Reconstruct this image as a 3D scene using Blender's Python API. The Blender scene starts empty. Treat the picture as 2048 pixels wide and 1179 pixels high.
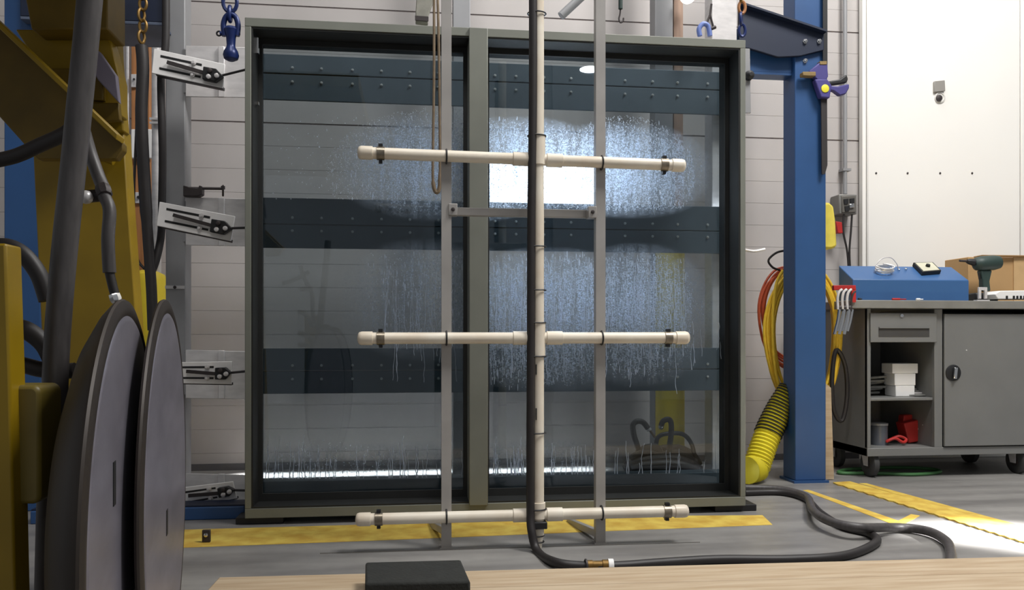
import bpy, bmesh, math, random
from mathutils import Vector as V, Matrix
random.seed(7)
S = bpy.context.scene
C = S.collection
# ------------------------------------------------------------------ camera
F = 1607.0; TH = math.radians(6.8); ST, CT = math.sin(TH), math.cos(TH); CH = 0.72; HZ = 675.0
cam = bpy.data.objects.new('camera', bpy.data.cameras.new('camera')); C.objects.link(cam)
cam.location = (0, 0, CH); cam.rotation_euler = (math.pi/2, 0, -TH)
cam.data.sensor_width = 36.0; cam.data.lens = 36.0*F/2048.0
cam.data.shift_y = (HZ-589.5)/2048.0
cam.data.clip_start = 0.02
S.camera = cam
S.cycles.max_bounces = 8; S.cycles.diffuse_bounces = 3; S.cycles.glossy_bounces = 3; S.cycles.transparent_max_bounces = 14
# ------------------------------------------------------------------ light
S.view_settings.view_transform = 'Standard'; S.view_settings.look = 'None'
S.view_settings.exposure = 0.0; S.view_settings.gamma = 1.0; S.view_settings.use_curve_mapping = False
W = bpy.data.worlds.new('world'); S.world = W; W.use_nodes = True
W.node_tree.nodes['Background'].inputs[0].default_value = (0.93, 0.96, 1.0, 1)
W.node_tree.nodes['Background'].inputs[1].default_value = 0.24
def area(name, loc, size, power, aim, col=(1, 0.985, 0.96), shape='SQUARE', spread=180):
    l = bpy.data.lights.new(name, 'AREA'); l.energy = power; l.size = size; l.color = col; l.shape = shape
    l.spread = math.radians(spread)
    o = bpy.data.objects.new(name, l); C.objects.link(o); o.location = loc
    o.rotation_euler = (V(aim)-V(loc)).to_track_quat('-Z', 'Y').to_euler(); return o
area('ceiling_bay_light', (2.8, 1.4, 5.2), 1.4, 238, (2.4, 3.4, 0.6))
area('ceiling_bay_light', (-0.2, 1.2, 5.2), 1.2, 66, (-0.2, 3.4, 0.7))
area('ceiling_bay_light', (1.6, 3.9, 4.6), 0.8, 40, (1.5, 4.1, 0.0))
area('far_high_bay_light', (3.07, -7.45, 5.5), 0.34, 40, (3.0, -7.4, 0), shape='DISK')
# daylight falling through the bay door out of frame, a narrow patch on the floor
sl = bpy.data.lights.new('door_daylight', 'SPOT'); sl.energy = 38000; sl.spot_size = math.radians(7.0); sl.spot_blend = 1.0
sl.shadow_soft_size = 0.12
so = bpy.data.objects.new('door_daylight', sl); C.objects.link(so); so.location = (5.2, 1.2, 1.9)
so.rotation_euler = (V((2.28, 2.62, 0))-V(so.location)).to_track_quat('-Z', 'Y').to_euler()

# ------------------------------------------------------------------ layout helpers
def ray(px, py):
    r = (px-1024)/F; u = (HZ-py)/F
    return V((r*CT+ST, -r*ST+CT, u))
def at(px, py, Y):
    d = ray(px, py); return V((0, 0, CH))+d*(Y/d.y)
def fl(px, py, z=0.0):
    d = ray(px, py); return V((0, 0, CH))+d*((z-CH)/d.z)
def X(px, Y): return at(px, HZ, Y).x
def Z(py, Y, px): return at(px, py, Y).z
def path(pts, n=8, closed=False):
    P = [V(p) for p in pts]; out = []; m = len(P)
    if m < 3: return P
    for i in range(m if closed else m-1):
        if closed: a, b, c, d = P[i-1], P[i], P[(i+1) % m], P[(i+2) % m]
        else: a, b, c, d = P[max(i-1, 0)], P[i], P[i+1], P[min(i+2, m-1)]
        for k in range(n):
            t = k/n
            out.append(0.5*((2*b)+(c-a)*t+(2*a-5*b+4*c-d)*t*t+(3*b-a-3*c+d)*t*t*t))
    if not closed: out.append(P[-1])
    return out
# ------------------------------------------------------------------ materials
def lin(c):
    return tuple(((x/255)/12.92 if x/255 <= 0.04045 else ((x/255+0.055)/1.055)**2.4) for x in c)+(1,)
MATS = {}
def mat(name, rgb, rough=0.5, metal=0.0, var=0.12, scale=9.0, bump=0.0, bscale=60.0, stretch=None, rgb2=None, emit=0.0, spec=0.5):
    if name in MATS: return MATS[name]
    m = bpy.data.materials.new(name); m.use_nodes = True; MATS[name] = m
    nt = m.node_tree; N = nt.nodes; L = nt.links; b = N['Principled BSDF']
    b.inputs['Roughness'].default_value = rough; b.inputs['Metallic'].default_value = metal
    b.inputs['Specular IOR Level'].default_value = spec
    tc = N.new('ShaderNodeTexCoord'); mp = N.new('ShaderNodeMapping'); L.new(tc.outputs['Object'], mp.inputs[0])
    if stretch: mp.inputs['Scale'].default_value = stretch
    no = N.new('ShaderNodeTexNoise'); no.inputs['Scale'].default_value = scale; no.inputs['Detail'].default_value = 5
    L.new(mp.outputs[0], no.inputs['Vector'])
    c = lin(rgb); c2 = lin(rgb2) if rgb2 else tuple(x*(1-var) for x in c[:3])+(1,)
    rp = N.new('ShaderNodeValToRGB'); rp.color_ramp.elements[0].position = 0.35; rp.color_ramp.elements[1].position = 0.65
    rp.color_ramp.elements[0].color = c2; rp.color_ramp.elements[1].color = c
    L.new(no.outputs['Fac'], rp.inputs[0]); L.new(rp.outputs[0], b.inputs['Base Color'])
    if bump:
        n2 = N.new('ShaderNodeTexNoise'); n2.inputs['Scale'].default_value = bscale; L.new(mp.outputs[0], n2.inputs['Vector'])
        bp = N.new('ShaderNodeBump'); bp.inputs['Strength'].default_value = bump; bp.inputs['Distance'].default_value = 0.004
        L.new(n2.outputs['Fac'], bp.inputs['Height']); L.new(bp.outputs[0], b.inputs['Normal'])
    if emit:
        b.inputs['Emission Color'].default_value = c; b.inputs['Emission Strength'].default_value = emit
    return m
WALL = mat('painted_block', (184, 178, 175), 0.55, var=0.10, scale=2.2, bump=0.1, bscale=25)
WALLR = mat('white_panel', (240, 237, 231), 0.6, var=0.03, scale=1.5)
FRAME = mat('grey_green_aluminium', (126, 128, 119), 0.5, 0.15, var=0.10, scale=6)
LINER = mat('black_gasket', (34, 35, 34), 0.55, var=0.3, scale=8)
GIRT = mat('dark_steel', (86, 98, 106), 0.5, 0.3, var=0.18, scale=4)
GALV = mat('galvanised_steel', (226, 222, 221), 0.3, 0.25, var=0.16, scale=14, stretch=(1, 1, 3))
GREYPAINT = mat('grey_painted_steel', (150, 150, 152), 0.5, 0.1, var=0.08)
ALU = mat('brushed_aluminium', (250, 247, 245), 0.35, 0.0, var=0.06, scale=20)
STRUT = mat('strut_steel', (172, 168, 164), 0.45, 0.2, var=0.14, scale=8)
PVC = mat('white_pvc', (236, 228, 212), 0.38, var=0.07, scale=7, rgb2=(222, 208, 188))
RUB = mat('black_rubber', (42, 38, 38), 0.5, var=0.2, scale=20)
RUBG = mat('worn_grey_rubber', (82, 78, 78), 0.45, var=0.35, scale=12, stretch=(6, 6, 1))
BLK = mat('black_plastic', (28, 28, 30), 0.5, var=0.2)
YEL = mat('yellow_machine_paint', (158, 128, 16), 0.42, var=0.25, scale=5)
YELD = mat('shaded_yellow_paint', (116, 92, 16), 0.5, var=0.35, scale=6)  # machine yellow darkened to paint in shade on undersides and webs
BLUE = mat('blue_steel_paint', (44, 82, 132), 0.4, var=0.12, scale=4)
NAVY = mat('navy_steel_paint', (12, 27, 54), 0.55, var=0.15, scale=4)
SHBLUE = mat('blue_shackle_paint', (26, 46, 104), 0.35, 0.2, var=0.3, scale=30)
WOOD = mat('pale_pine', (194, 174, 146), 0.6, var=0.2, scale=9, stretch=(0.5, 7, 7), rgb2=(176, 152, 122))
BROWN = mat('stained_wood', (178, 120, 72), 0.6, var=0.3, scale=8, stretch=(6, 6, 0.6))
BROWNG = mat('weathered_wood', (150, 122, 104), 0.6, var=0.25, scale=8, stretch=(6, 6, 0.6))
FOAM = mat('black_foam', (40, 41, 38), 0.9, var=0.25, scale=30, bump=0.4, bscale=120)
CAB = mat('grey_cabinet_paint', (126, 126, 124), 0.45, 0.1, var=0.08, scale=5)
CHROME = mat('chrome', (230, 230, 230), 0.15, 1.0, var=0.05)
TYEL = mat('yellow_tape', (226, 198, 92), 0.6, var=0.2, scale=12, rgb2=(198, 158, 62))
BOLY = mat('yellow_bollard_sleeve', (240, 212, 50), 0.45, var=0.12, scale=6)
DUCT = mat('yellow_duct_fabric', (232, 216, 50), 0.5, var=0.12, scale=10)
CORDY = mat('yellow_cord', (246, 204, 60), 0.45, var=0.12, scale=30)
CORDO = mat('orange_cord', (206, 92, 56), 0.45, var=0.15, scale=30)
RED = mat('red_plastic', (190, 44, 40), 0.5, var=0.15)
WHITE = mat('white_plastic', (240, 238, 236), 0.5, var=0.04)
CARD = mat('cardboard', (190, 152, 104), 0.8, var=0.08, scale=6)
TEAL = mat('dark_teal_plastic', (48, 66, 62), 0.5, var=0.2)
PURP = mat('purple_grip', (72, 66, 132), 0.5, var=0.15)
GREENC = mat('green_cord', (70, 120, 70), 0.5, var=0.15)
STRAPB = mat('tan_webbing', (132, 114, 92), 0.8, var=0.25, scale=40)
GOLD = mat('brass_chain', (128, 98, 48), 0.4, 0.6, var=0.25, scale=30)
RUST = mat('brown_rim_steel', (56, 48, 42), 0.5, 0.3, var=0.35, scale=6)
DISC = mat('grey_disc_steel', (132, 128, 138), 0.36, 0.3, var=0.25, scale=5, stretch=(1, 1, 3))
ANVIL = mat('dark_iron', (70, 64, 64), 0.5, 0.4, var=0.2)
TRAYG = mat('grey_bundle', (140, 140, 136), 0.6, var=0.3, scale=20)
LED = mat('led_panel', (235, 242, 255), 0.5, var=0.0, emit=18.0)
LEDB = mat('fill_bar_lens', (240, 244, 255), 0.5, var=0.0, emit=3.0)
BULB = mat('lamp_bulb', (255, 252, 244), 0.5, var=0.0, emit=3.0)
# concrete floor
def floor_mat():
    m = bpy.data.materials.new('concrete_floor'); m.use_nodes = True; nt = m.node_tree; N = nt.nodes; L = nt.links; b = N['Principled BSDF']
    g = N.new('ShaderNodeNewGeometry')
    mp = N.new('ShaderNodeMapping'); mp.inputs['Scale'].default_value = (0.5, 3.0, 1); L.new(g.outputs['Position'], mp.inputs[0])
    n1 = N.new('ShaderNodeTexNoise'); n1.inputs['Scale'].default_value = 2.2; n1.inputs['Detail'].default_value = 8; L.new(mp.outputs[0], n1.inputs['Vector'])
    r1 = N.new('ShaderNodeValToRGB'); r1.color_ramp.elements[0].position = 0.3; r1.color_ramp.elements[1].position = 0.7
    r1.color_ramp.elements[0].color = lin((122, 119, 117)); r1.color_ramp.elements[1].color = lin((160, 157, 153)); L.new(n1.outputs['Fac'], r1.inputs[0])
    n2 = N.new('ShaderNodeTexNoise'); n2.inputs['Scale'].default_value = 18; n2.inputs['Detail'].default_value = 4; L.new(g.outputs['Position'], n2.inputs['Vector'])
    mx = N.new('ShaderNodeMix'); mx.data_type = 'RGBA'; mx.blend_type = 'MULTIPLY'; mx.inputs[0].default_value = 0.25
    L.new(r1.outputs[0], mx.inputs[6]); L.new(n2.outputs['Fac'], mx.inputs[7]); L.new(mx.outputs[2], b.inputs['Base Color'])
    rr = N.new('ShaderNodeMapRange'); rr.inputs[3].default_value = 0.28; rr.inputs[4].default_value = 0.5
    L.new(n1.outputs['Fac'], rr.inputs[0]); L.new(rr.outputs[0], b.inputs['Roughness'])
    return m
FLOOR = floor_mat()
def glass_mat():
    m = bpy.data.materials.new('tinted_glass'); m.use_nodes = True; nt = m.node_tree; N = nt.nodes; L = nt.links
    N.remove(N['Principled BSDF']); out = N['Material Output']
    t = N.new('ShaderNodeBsdfTransparent'); t.inputs[0].default_value = (0.62, 0.665, 0.685, 1)
    gl = N.new('ShaderNodeBsdfGlossy'); gl.inputs['Roughness'].default_value = 0.01; gl.inputs[0].default_value = (0.9, 0.95, 1, 1)
    lw = N.new('ShaderNodeLayerWeight'); lw.inputs[0].default_value = 0.12
    mr = N.new('ShaderNodeMapRange'); mr.inputs[3].default_value = 0.045; mr.inputs[4].default_value = 0.8; L.new(lw.outputs['Facing'], mr.inputs[0])
    mx = N.new('ShaderNodeMixShader'); L.new(mr.outputs[0], mx.inputs[0]); L.new(t.outputs[0], mx.inputs[1]); L.new(gl.outputs[0], mx.inputs[2])
    L.new(mx.outputs[0], out.inputs[0]); return m
GLASS = glass_mat()
def drop_mat():
    m = bpy.data.materials.new('water_bead'); m.use_nodes = True; nt = m.node_tree; N = nt.nodes; L = nt.links
    N.remove(N['Principled BSDF']); out = N['Material Output']
    t = N.new('ShaderNodeBsdfTransparent'); t.inputs[0].default_value = (0.9, 0.93, 0.97, 1)
    tr = N.new('ShaderNodeBsdfTranslucent'); tr.inputs[0].default_value = (0.86, 0.91, 1, 1)
    gl = N.new('ShaderNodeBsdfGlossy'); gl.inputs['Roughness'].default_value = 0.12
    m1 = N.new('ShaderNodeMixShader'); m1.inputs[0].default_value = 0.72; L.new(t.outputs[0], m1.inputs[1]); L.new(tr.outputs[0], m1.inputs[2])
    m2 = N.new('ShaderNodeMixShader'); m2.inputs[0].default_value = 0.12; L.new(m1.outputs[0], m2.inputs[1]); L.new(gl.outputs[0], m2.inputs[2])
    L.new(m2.outputs[0], out.inputs[0]); return m
DROP = drop_mat()
def film_mat(ells):
    m = bpy.data.materials.new('water_film'); m.use_nodes = True; nt = m.node_tree; N = nt.nodes; L = nt.links
    N.remove(N['Principled BSDF']); out = N['Material Output']
    g = N.new('ShaderNodeNewGeometry'); sp = N.new('ShaderNodeSeparateXYZ'); L.new(g.outputs['Position'], sp.inputs[0])
    def mth(op, a, b=None, c=None):
        n = N.new('ShaderNodeMath'); n.operation = op
        for i, x in enumerate((a, b, c)):
            if x is None: continue
            if isinstance(x, (int, float)): n.inputs[i].default_value = x
            else: L.new(x, n.inputs[i])
        return n.outputs[0]
    acc = None
    for (cx, cz, rx, rz, amp) in ells:
        a = mth('POWER', mth('ABSOLUTE', mth('DIVIDE', mth('SUBTRACT', sp.outputs[0], cx), rx)), 2.4)
        b = mth('POWER', mth('ABSOLUTE', mth('DIVIDE', mth('SUBTRACT', sp.outputs[2], cz), rz)), 2.4)
        e = mth('MULTIPLY', mth('MAXIMUM', mth('SUBTRACT', 1.0, mth('ADD', a, b)), 0.0), amp)
        acc = e if acc is None else mth('MAXIMUM', acc, e)
    mp = N.new('ShaderNodeMapping'); mp.inputs['Scale'].default_value = (60, 1, 5); L.new(g.outputs['Position'], mp.inputs[0])
    no = N.new('ShaderNodeTexNoise'); no.inputs['Scale'].default_value = 1.0; no.inputs['Detail'].default_value = 4; L.new(mp.outputs[0], no.inputs['Vector'])
    n3 = N.new('ShaderNodeTexNoise'); n3.inputs['Scale'].default_value = 170.0; n3.inputs['Detail'].default_value = 2; L.new(g.outputs['Position'], n3.inputs['Vector'])
    k = mth('MULTIPLY', mth('MULTIPLY', mth('SUBTRACT', no.outputs['Fac'], 0.15), 1.8), mth('ADD', mth('MULTIPLY', mth('MAXIMUM', mth('SUBTRACT', n3.outputs['Fac'], 0.42), 0.0), 4.5), 0.35))
    fac = mth('MINIMUM', mth('MULTIPLY', acc, k), 0.9)
    t = N.new('ShaderNodeBsdfTransparent'); tr = N.new('ShaderNodeBsdfTranslucent'); tr.inputs[0].default_value = (0.84, 0.9, 1, 1)
    mx = N.new('ShaderNodeMixShader'); L.new(fac, mx.inputs[0]); L.new(t.outputs[0], mx.inputs[1]); L.new(tr.outputs[0], mx.inputs[2])
    L.new(mx.outputs[0], out.inputs[0]); return m

# ------------------------------------------------------------------ mesh helpers
class G:
    def __init__(s): s.v = []; s.f = []
    def add(s, vs, fs):
        o = len(s.v); s.v += [V(p) for p in vs]; s.f += [tuple(i+o for i in f) for f in fs]; return s
    def box(s, x0, x1, y0, y1, z0, z1):
        return s.add([(x0,y0,z0),(x1,y0,z0),(x1,y1,z0),(x0,y1,z0),(x0,y0,z1),(x1,y0,z1),(x1,y1,z1),(x0,y1,z1)],
                     [(0,3,2,1),(4,5,6,7),(0,1,5,4),(1,2,6,5),(2,3,7,6),(3,0,4,7)])
    def bar(s, p, q, w, h, up=(0,0,1)):
        p, q = V(p), V(q); d = (q-p).normalized(); up = V(up)
        if abs(d.dot(up)) > 0.97: up = V((0,1,0))
        a = d.cross(up).normalized()*w/2; b = a.cross(d).normalized()*h/2
        return s.add([p-a-b,p+a-b,p+a+b,p-a+b,q-a-b,q+a-b,q+a+b,q-a+b],
                     [(0,1,2,3),(7,6,5,4),(0,4,5,1),(1,5,6,2),(2,6,7,3),(3,7,4,0)])
    def prism(s, pts, vec):
        pts = [V(p) for p in pts]; vec = V(vec); n = len(pts)
        return s.add(pts+[p+vec for p in pts], [tuple(range(n))[::-1], tuple(range(n,2*n))]+[(i,(i+1)%n,n+(i+1)%n,n+i) for i in range(n)])
    def pp(s, poly, Y, th): return s.prism([at(x, y, Y) for x, y in poly], (0, th, 0))
    def tube(s, pts, r, n=10, closed=False):
        P = [V(p) for p in pts]; m = len(P); R = r if isinstance(r, (list, tuple)) else [r]*m; vs = []; fs = []; pa = None
        for i in range(m):
            if closed: t = P[(i+1) % m]-P[i-1]
            else: t = P[min(i+1, m-1)]-P[max(i-1, 0)]
            t.normalize()
            if pa is None:
                pa = t.cross(V((0,0,1)))
                if pa.length < 0.05: pa = t.cross(V((0,1,0)))
            pa = (pa-t*pa.dot(t)).normalized(); pb = t.cross(pa)
            for k in range(n):
                an = 2*math.pi*k/n; vs.append(P[i]+(pa*math.cos(an)+pb*math.sin(an))*R[i])
        for i in range(m if closed else m-1):
            j = (i+1) % m
            for k in range(n): fs.append((i*n+k, i*n+(k+1)%n, j*n+(k+1)%n, j*n+k))
        if not closed: fs += [tuple(range(n))[::-1], tuple(range((m-1)*n, m*n))]
        return s.add(vs, fs)
    def lathe(s, base, axis, prof, n=24):
        base, ax = V(base), V(axis).normalized()
        a = ax.cross(V((0,0,1)))
        if a.length < 0.05: a = ax.cross(V((0,1,0)))
        a.normalize(); b = ax.cross(a); vs = []; fs = []
        for h, r in prof:
            for k in range(n):
                t = 2*math.pi*k/n; vs.append(base+ax*h+(a*math.cos(t)+b*math.sin(t))*max(r, 1e-4))
        m = len(prof)
        for i in range(m-1):
            for k in range(n): fs.append((i*n+k, i*n+(k+1)%n, (i+1)*n+(k+1)%n, (i+1)*n+k))
        fs += [tuple(range(n))[::-1], tuple(range((m-1)*n, m*n))]
        return s.add(vs, fs)
    def cyl(s, p, q, r, n=16): 
        d = V(q)-V(p); return s.lathe(p, d, [(0, r), (d.length, r)], n)
    def ell(s, c, rx, ry, rz, n=14, m=8):
        prof = []; vs = []; fs = []; c = V(c)
        for i in range(m+1):
            ph = math.pi*i/m
            for k in range(n):
                t = 2*math.pi*k/n; q = max(math.sin(ph), 1e-3)
                vs.append(c+V((rx*q*math.cos(t), ry*q*math.sin(t), -rz*math.cos(ph))))
        for i in range(m):
            for k in range(n): fs.append((i*n+k, i*n+(k+1)%n, (i+1)*n+(k+1)%n, (i+1)*n+k))
        return s.add(vs, fs)
def wloc(o):
    p = V((0,0,0))
    while o: p += o.location; o = o.parent
    return p
def mesh(g, name, m, off=V((0,0,0)), recalc=True):
    me = bpy.data.meshes.new(name); me.from_pydata([p-off for p in g.v], [], g.f)
    if recalc:
        bm = bmesh.new(); bm.from_mesh(me); bmesh.ops.recalc_face_normals(bm, faces=bm.faces); bm.to_mesh(me); bm.free()
    me.polygons.foreach_set('use_smooth', [True]*len(me.polygons)); me.set_sharp_from_angle(angle=math.radians(38))
    me.materials.append(m); me.update(); return me
def part(g, name, m, parent, bev=0, label=None):
    o = bpy.data.objects.new(name, mesh(g, name, m, wloc(parent))); C.objects.link(o); o.parent = parent
    if bev: bevel(o, bev)
    if label: o['label'] = label
    return o
def bevel(o, w):
    b = o.modifiers.new('bevel', 'BEVEL'); b.width = w; b.segments = 2; b.limit_method = 'ANGLE'; b.harden_normals = False
def thing(name, label, cat, loc, group=None, kind=None):
    o = bpy.data.objects.new(name, None); C.objects.link(o); o.location = V(loc); o.empty_display_size = 0.05
    if kind: o['kind'] = kind
    o['label'] = label
    if cat: o['category'] = cat
    if group: o['group'] = group
    return o
def one(g, name, m, label, cat, group=None, bev=0, kind=None, recalc=True):
    xs = [p.x for p in g.v]; ys = [p.y for p in g.v]; zs = [p.z for p in g.v]
    c = V(((min(xs)+max(xs))/2, (min(ys)+max(ys))/2, min(zs)))
    o = bpy.data.objects.new(name, mesh(g, name, m, c, recalc)); C.objects.link(o); o.location = c
    if bev: bevel(o, bev)
    if label: o['label'] = label
    if cat: o['category'] = cat
    if group: o['group'] = group
    if kind: o['kind'] = kind
    return o
def share(src, parent, world, name):
    o = bpy.data.objects.new(name, src); C.objects.link(o); o.parent = parent; o.location = V(world)-wloc(parent); return o
def torus(c, R, r, ax1, ax2, n=20, m=8, sx=1, sy=1):
    return [V(c)+V(ax1)*R*sx*math.cos(2*math.pi*k/n)+V(ax2)*R*sy*math.sin(2*math.pi*k/n) for k in range(n)]

# ================================================================== SETTING
YW = 4.53
g = G().box(-4.5, 6.0, -2.5, YW+0.3, -0.12, 0.0)
floor = one(g, 'floor', FLOOR, 'grey sealed concrete workshop floor with scuffs', None, kind='structure')
floor['label'] = 'grey sealed concrete workshop floor'
# back wall: recessed backing and long painted courses with open joints
wb = thing('wall_back', 'white painted coursed wall behind the test frame', None, (0.5, YW, 0), kind='structure')
part(G().box(-4.5, 6.0, YW+0.006, YW+0.3, 0, 4.4), 'backing', mat('joint_grey', (168, 158, 156), 0.8), wb)
z0 = Z(240.5, YW, 430); ch = Z(240.5, YW, 430)-Z(288, YW, 430)
k = -int(z0/ch)-1; zz = z0+k*ch
strong = {0, 5}
i = k
while zz < 4.2:
    lo = max(zz, 0.036); hi = zz+ch
    gap_t = 0.009 if (i+1) in strong else 0.0014
    if hi > 0.08: part(G().box(-4.5, 6.0, YW, YW+0.0055, lo, hi-gap_t), 'wall_course', WALL, wb)
    zz += ch; i += 1
one(G().box(-4.5, 6.0, YW-0.012, YW, 0, 0.036), 'baseboard_back', mat('dark_baseboard', (96, 94, 96), 0.6), 'dark grey strip along the foot of the back wall', None, kind='structure')
# right hand smooth wall panel, proud of the coursed wall
YP = YW-0.06
one(G().box(X(1735, YP), X(2041, YP), YP, YW-0.013, 0.0, 4.2), 'wall_right', WALLR, 'smooth white wall panel above the grey workbench', None, kind='structure', bev=0.008)
one(G().box(X(2042.5, YP), 6.0, YP, YW-0.013, 0.0, 4.2), 'wall_right', WALLR, 'next white wall panel at the right picture edge', None, kind='structure', bev=0.008)
one(G().box(X(1727, YP), X(1734, YP), YP+0.012, YW-0.013, 0.0, 4.2), 'trim_1', WALLR, 'white corner bead beside the wall panel', None, kind='structure')
# fasteners in the white panel
for x in (1752, 1815, 1880, 1944):
    p = at(x, 344, YP)
    one(G().lathe(p+V((0,0,-0.006)), (0,-1,0), [(0,0.006),(0.003,0.006),(0.005,0.003)], 10), 'wall_screw', ANVIL,
        {1752:'leftmost of four small screw heads in the white wall panel',1815:'second from left of four small screw heads in the white wall panel',
         1880:'third from left of four small screw heads in the white wall panel',1944:'rightmost of four small screw heads in the white wall panel'}[x], 'screw', 'screws in the white wall panel')
# open device box on the panel
t = thing('wall_outlet', 'small torn grey outlet box high on the white wall panel', 'outlet', at(1881, 208, YP))
part(G().pp([(1869,162),(1890,160),(1891,182),(1869,184)], YP-0.016, 0.014), 'cover_plate', mat('outlet_grey', (150,146,140), 0.5), t, 0.003)
part(G().lathe(at(1879, 195, YP), (0,-1,0), [(0,0.034),(0.006,0.034),(0.008,0.026),(0.004,0.022),(0.004,0.0)], 20), 'ring', mat('outlet_white', (225,222,216), 0.5), t)
part(G().lathe(at(1876, 197, YP)+V((0,-0.006,0)), (0,-1,0), [(0,0.02),(0.01,0.018),(0.014,0.006)], 14), 'knob', ANVIL, t)

# ================================================================== FLOOR MARKINGS
def tape(poly, label, m=TYEL, h=0.0012, name='floor_tape'):
    return one(G().prism([fl(x, y) for x, y in poly], (0, 0, h)), name, m, label, 'tape', 'yellow floor markings')
tape([(330,1060),(330,1096),(760,1080),(1200,1062),(1545,1049),(1525,1030),(1200,1032),(760,1048)], 'wide worn yellow floor stripe running under the glazed frame')
tape([(1606,980),(1617,979),(1803,1043),(1788,1049)], 'narrow yellow floor line nearest the black hoses')
tape([(1788,1049),(1797,1041),(1822,1028),(1840,1031),(1812,1046)], 'short yellow tape stub joining the nearest floor line', h=0.0016)
tape([(1718,966),(1733,966),(2120,1072),(2120,1084)], 'thin yellow floor line closest to the workbench casters')
g = G(); n = 46; A, B = (1666, 966), (2130, 1111); A2, B2 = (1700, 964), (2130, 1086)
top = [(A2[0]+(B2[0]-A2[0])*i/n, A2[1]+(B2[1]-A2[1])*i/n) for i in range(n+1)]
bot = [(A[0]+(B[0]-A[0])*i/n, A[1]+(B[1]-A[1])*i/n+(1.6 if i % 2 else 0)) for i in range(n+1)]
tape(top+bot[::-1], 'broad yellow ramp strip with a toothed edge beside the blue column', h=0.006, name='cable_ramp')
# dark expansion joint line on the floor in front of the frame
one(G().prism([fl(640,1105), fl(1400,1083), fl(1400,1084.3), fl(640,1107)], (0,0,0.0008)), 'floor_joint', mat('joint_dark', (92, 88, 84), 0.8), 'thin dark joint line crossing the concrete before the rack', 'joint')

# ================================================================== STEEL SKELETON BEHIND
YC = 3.80
def column(x0, x1, Y, d, label, m=GREYPAINT, ztop=3.0, name='steel_post'):
    t = thing(name, label, 'post', (X((x0+x1)/2, Y), Y, 0), 'steel posts of the test stand')
    xa, xb = X(x0, Y), X(x1, Y)
    part(G().box(xa, xb, Y, Y+d, 0.012, ztop), 'tube', m, t, 0.004)
    part(G().box(xa-0.03, xb+0.03, Y-0.03, Y+d+0.03, 0, 0.012), 'foot_plate', m, t)
    return t
cl = column(331, 370, 3.612, 0.10, 'light grey steel post left of the glazed frame')
p = at(350, 574, 3.612)
part(G().lathe(p, (0,-1,0), [(0,0.007),(0.004,0.007),(0.008,0.004)], 10), 'bolt', ANVIL, cl)
part(G().box(p.x-0.04, p.x+0.04, 3.609, 3.612, p.z-0.007, p.z+0.007), 'weld_mark', GALV, cl)
column(906, 941, 4.15, 0.10, 'grey steel post behind the mullion of the frame')
column(1310, 1346, 4.15, 0.10, 'grey steel post right of the flood light behind glass')
column(1424, 1474, 3.712, 0.10, 'pale galvanised post behind the right edge of the glass', GALV)
one(G().box(X(1348, 4.2), X(1366, 4.2), 4.2, 4.24, 0, 3.0), 'wooden_post', BROWNG, 'weathered wooden post standing behind the right pane', 'post')
# horizontal girts with bolted joints
YG = 3.62
gx0, gx1 = X(494, YG), X(1486, YG)
boltm = mesh(G().lathe((0,0,0), (0,-1,0), [(0,0.0065),(0.004,0.0065),(0.0045,0.004),(0.009,0.004)], 6), 'bolt', mat('bolt_zinc', (225,225,220), 0.3, 0.6))
def girt(yt, yj, yb, b1, b2, label, xs):
    zt, zj, zb = (Z(v, YG, 700) for v in (yt, yj, yb))
    t = thing('steel_girt', label, 'beam', ((gx0+gx1)/2, YG, zb), 'dark steel cross beams behind the glass')
    part(G().box(gx0, gx1, YG, YG+0.012, zj+0.002, zt).box(gx0, gx1, YG+0.012, YG+0.09, zj+0.002, zj+0.014), 'upper_angle', GIRT, t, 0.002)
    part(G().box(gx0, gx1, YG+0.002, YG+0.014, zb, zj-0.002).box(gx0, gx1, YG+0.014, YG+0.09, zj-0.014, zj-0.002), 'lower_angle', GIRT, t, 0.002)
    for x in xs:
        for b in (b1, b2): share(boltm, t, (X(x, YG), YG, Z(b, YG, 700)), 'bolt')
    return t
BX = [585, 643, 705, 763, 820, 877, 990, 1032, 1088, 1142, 1250, 1305, 1355, 1415]
girt(114, 152, 204, 140, 168, 'topmost dark steel cross beam behind the glass, bolt heads in pairs', BX)
girt(398, 450, 497, 437, 463, 'second dark steel cross beam from top, the flood light stands on it', BX)
girt(696, 741, 786, 730, 757, 'third dark steel cross beam from top, above the black hose pile', BX[:9]+BX[10:])
zt = Z(959, YG, 700)
t = thing('steel_girt', 'lowest dark steel cross beam just above the frame sill', 'beam', ((gx0+gx1)/2, YG, 0), 'dark steel cross beams behind the glass')
part(G().box(gx0, gx1, YG, YG+0.012, 0.0, zt), 'upper_angle', GIRT, t, 0.002)
part(G().box(gx0, gx1, YG+0.012, YG+0.09, zt-0.012, zt), 'lower_angle', GIRT, t, 0.002)
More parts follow.
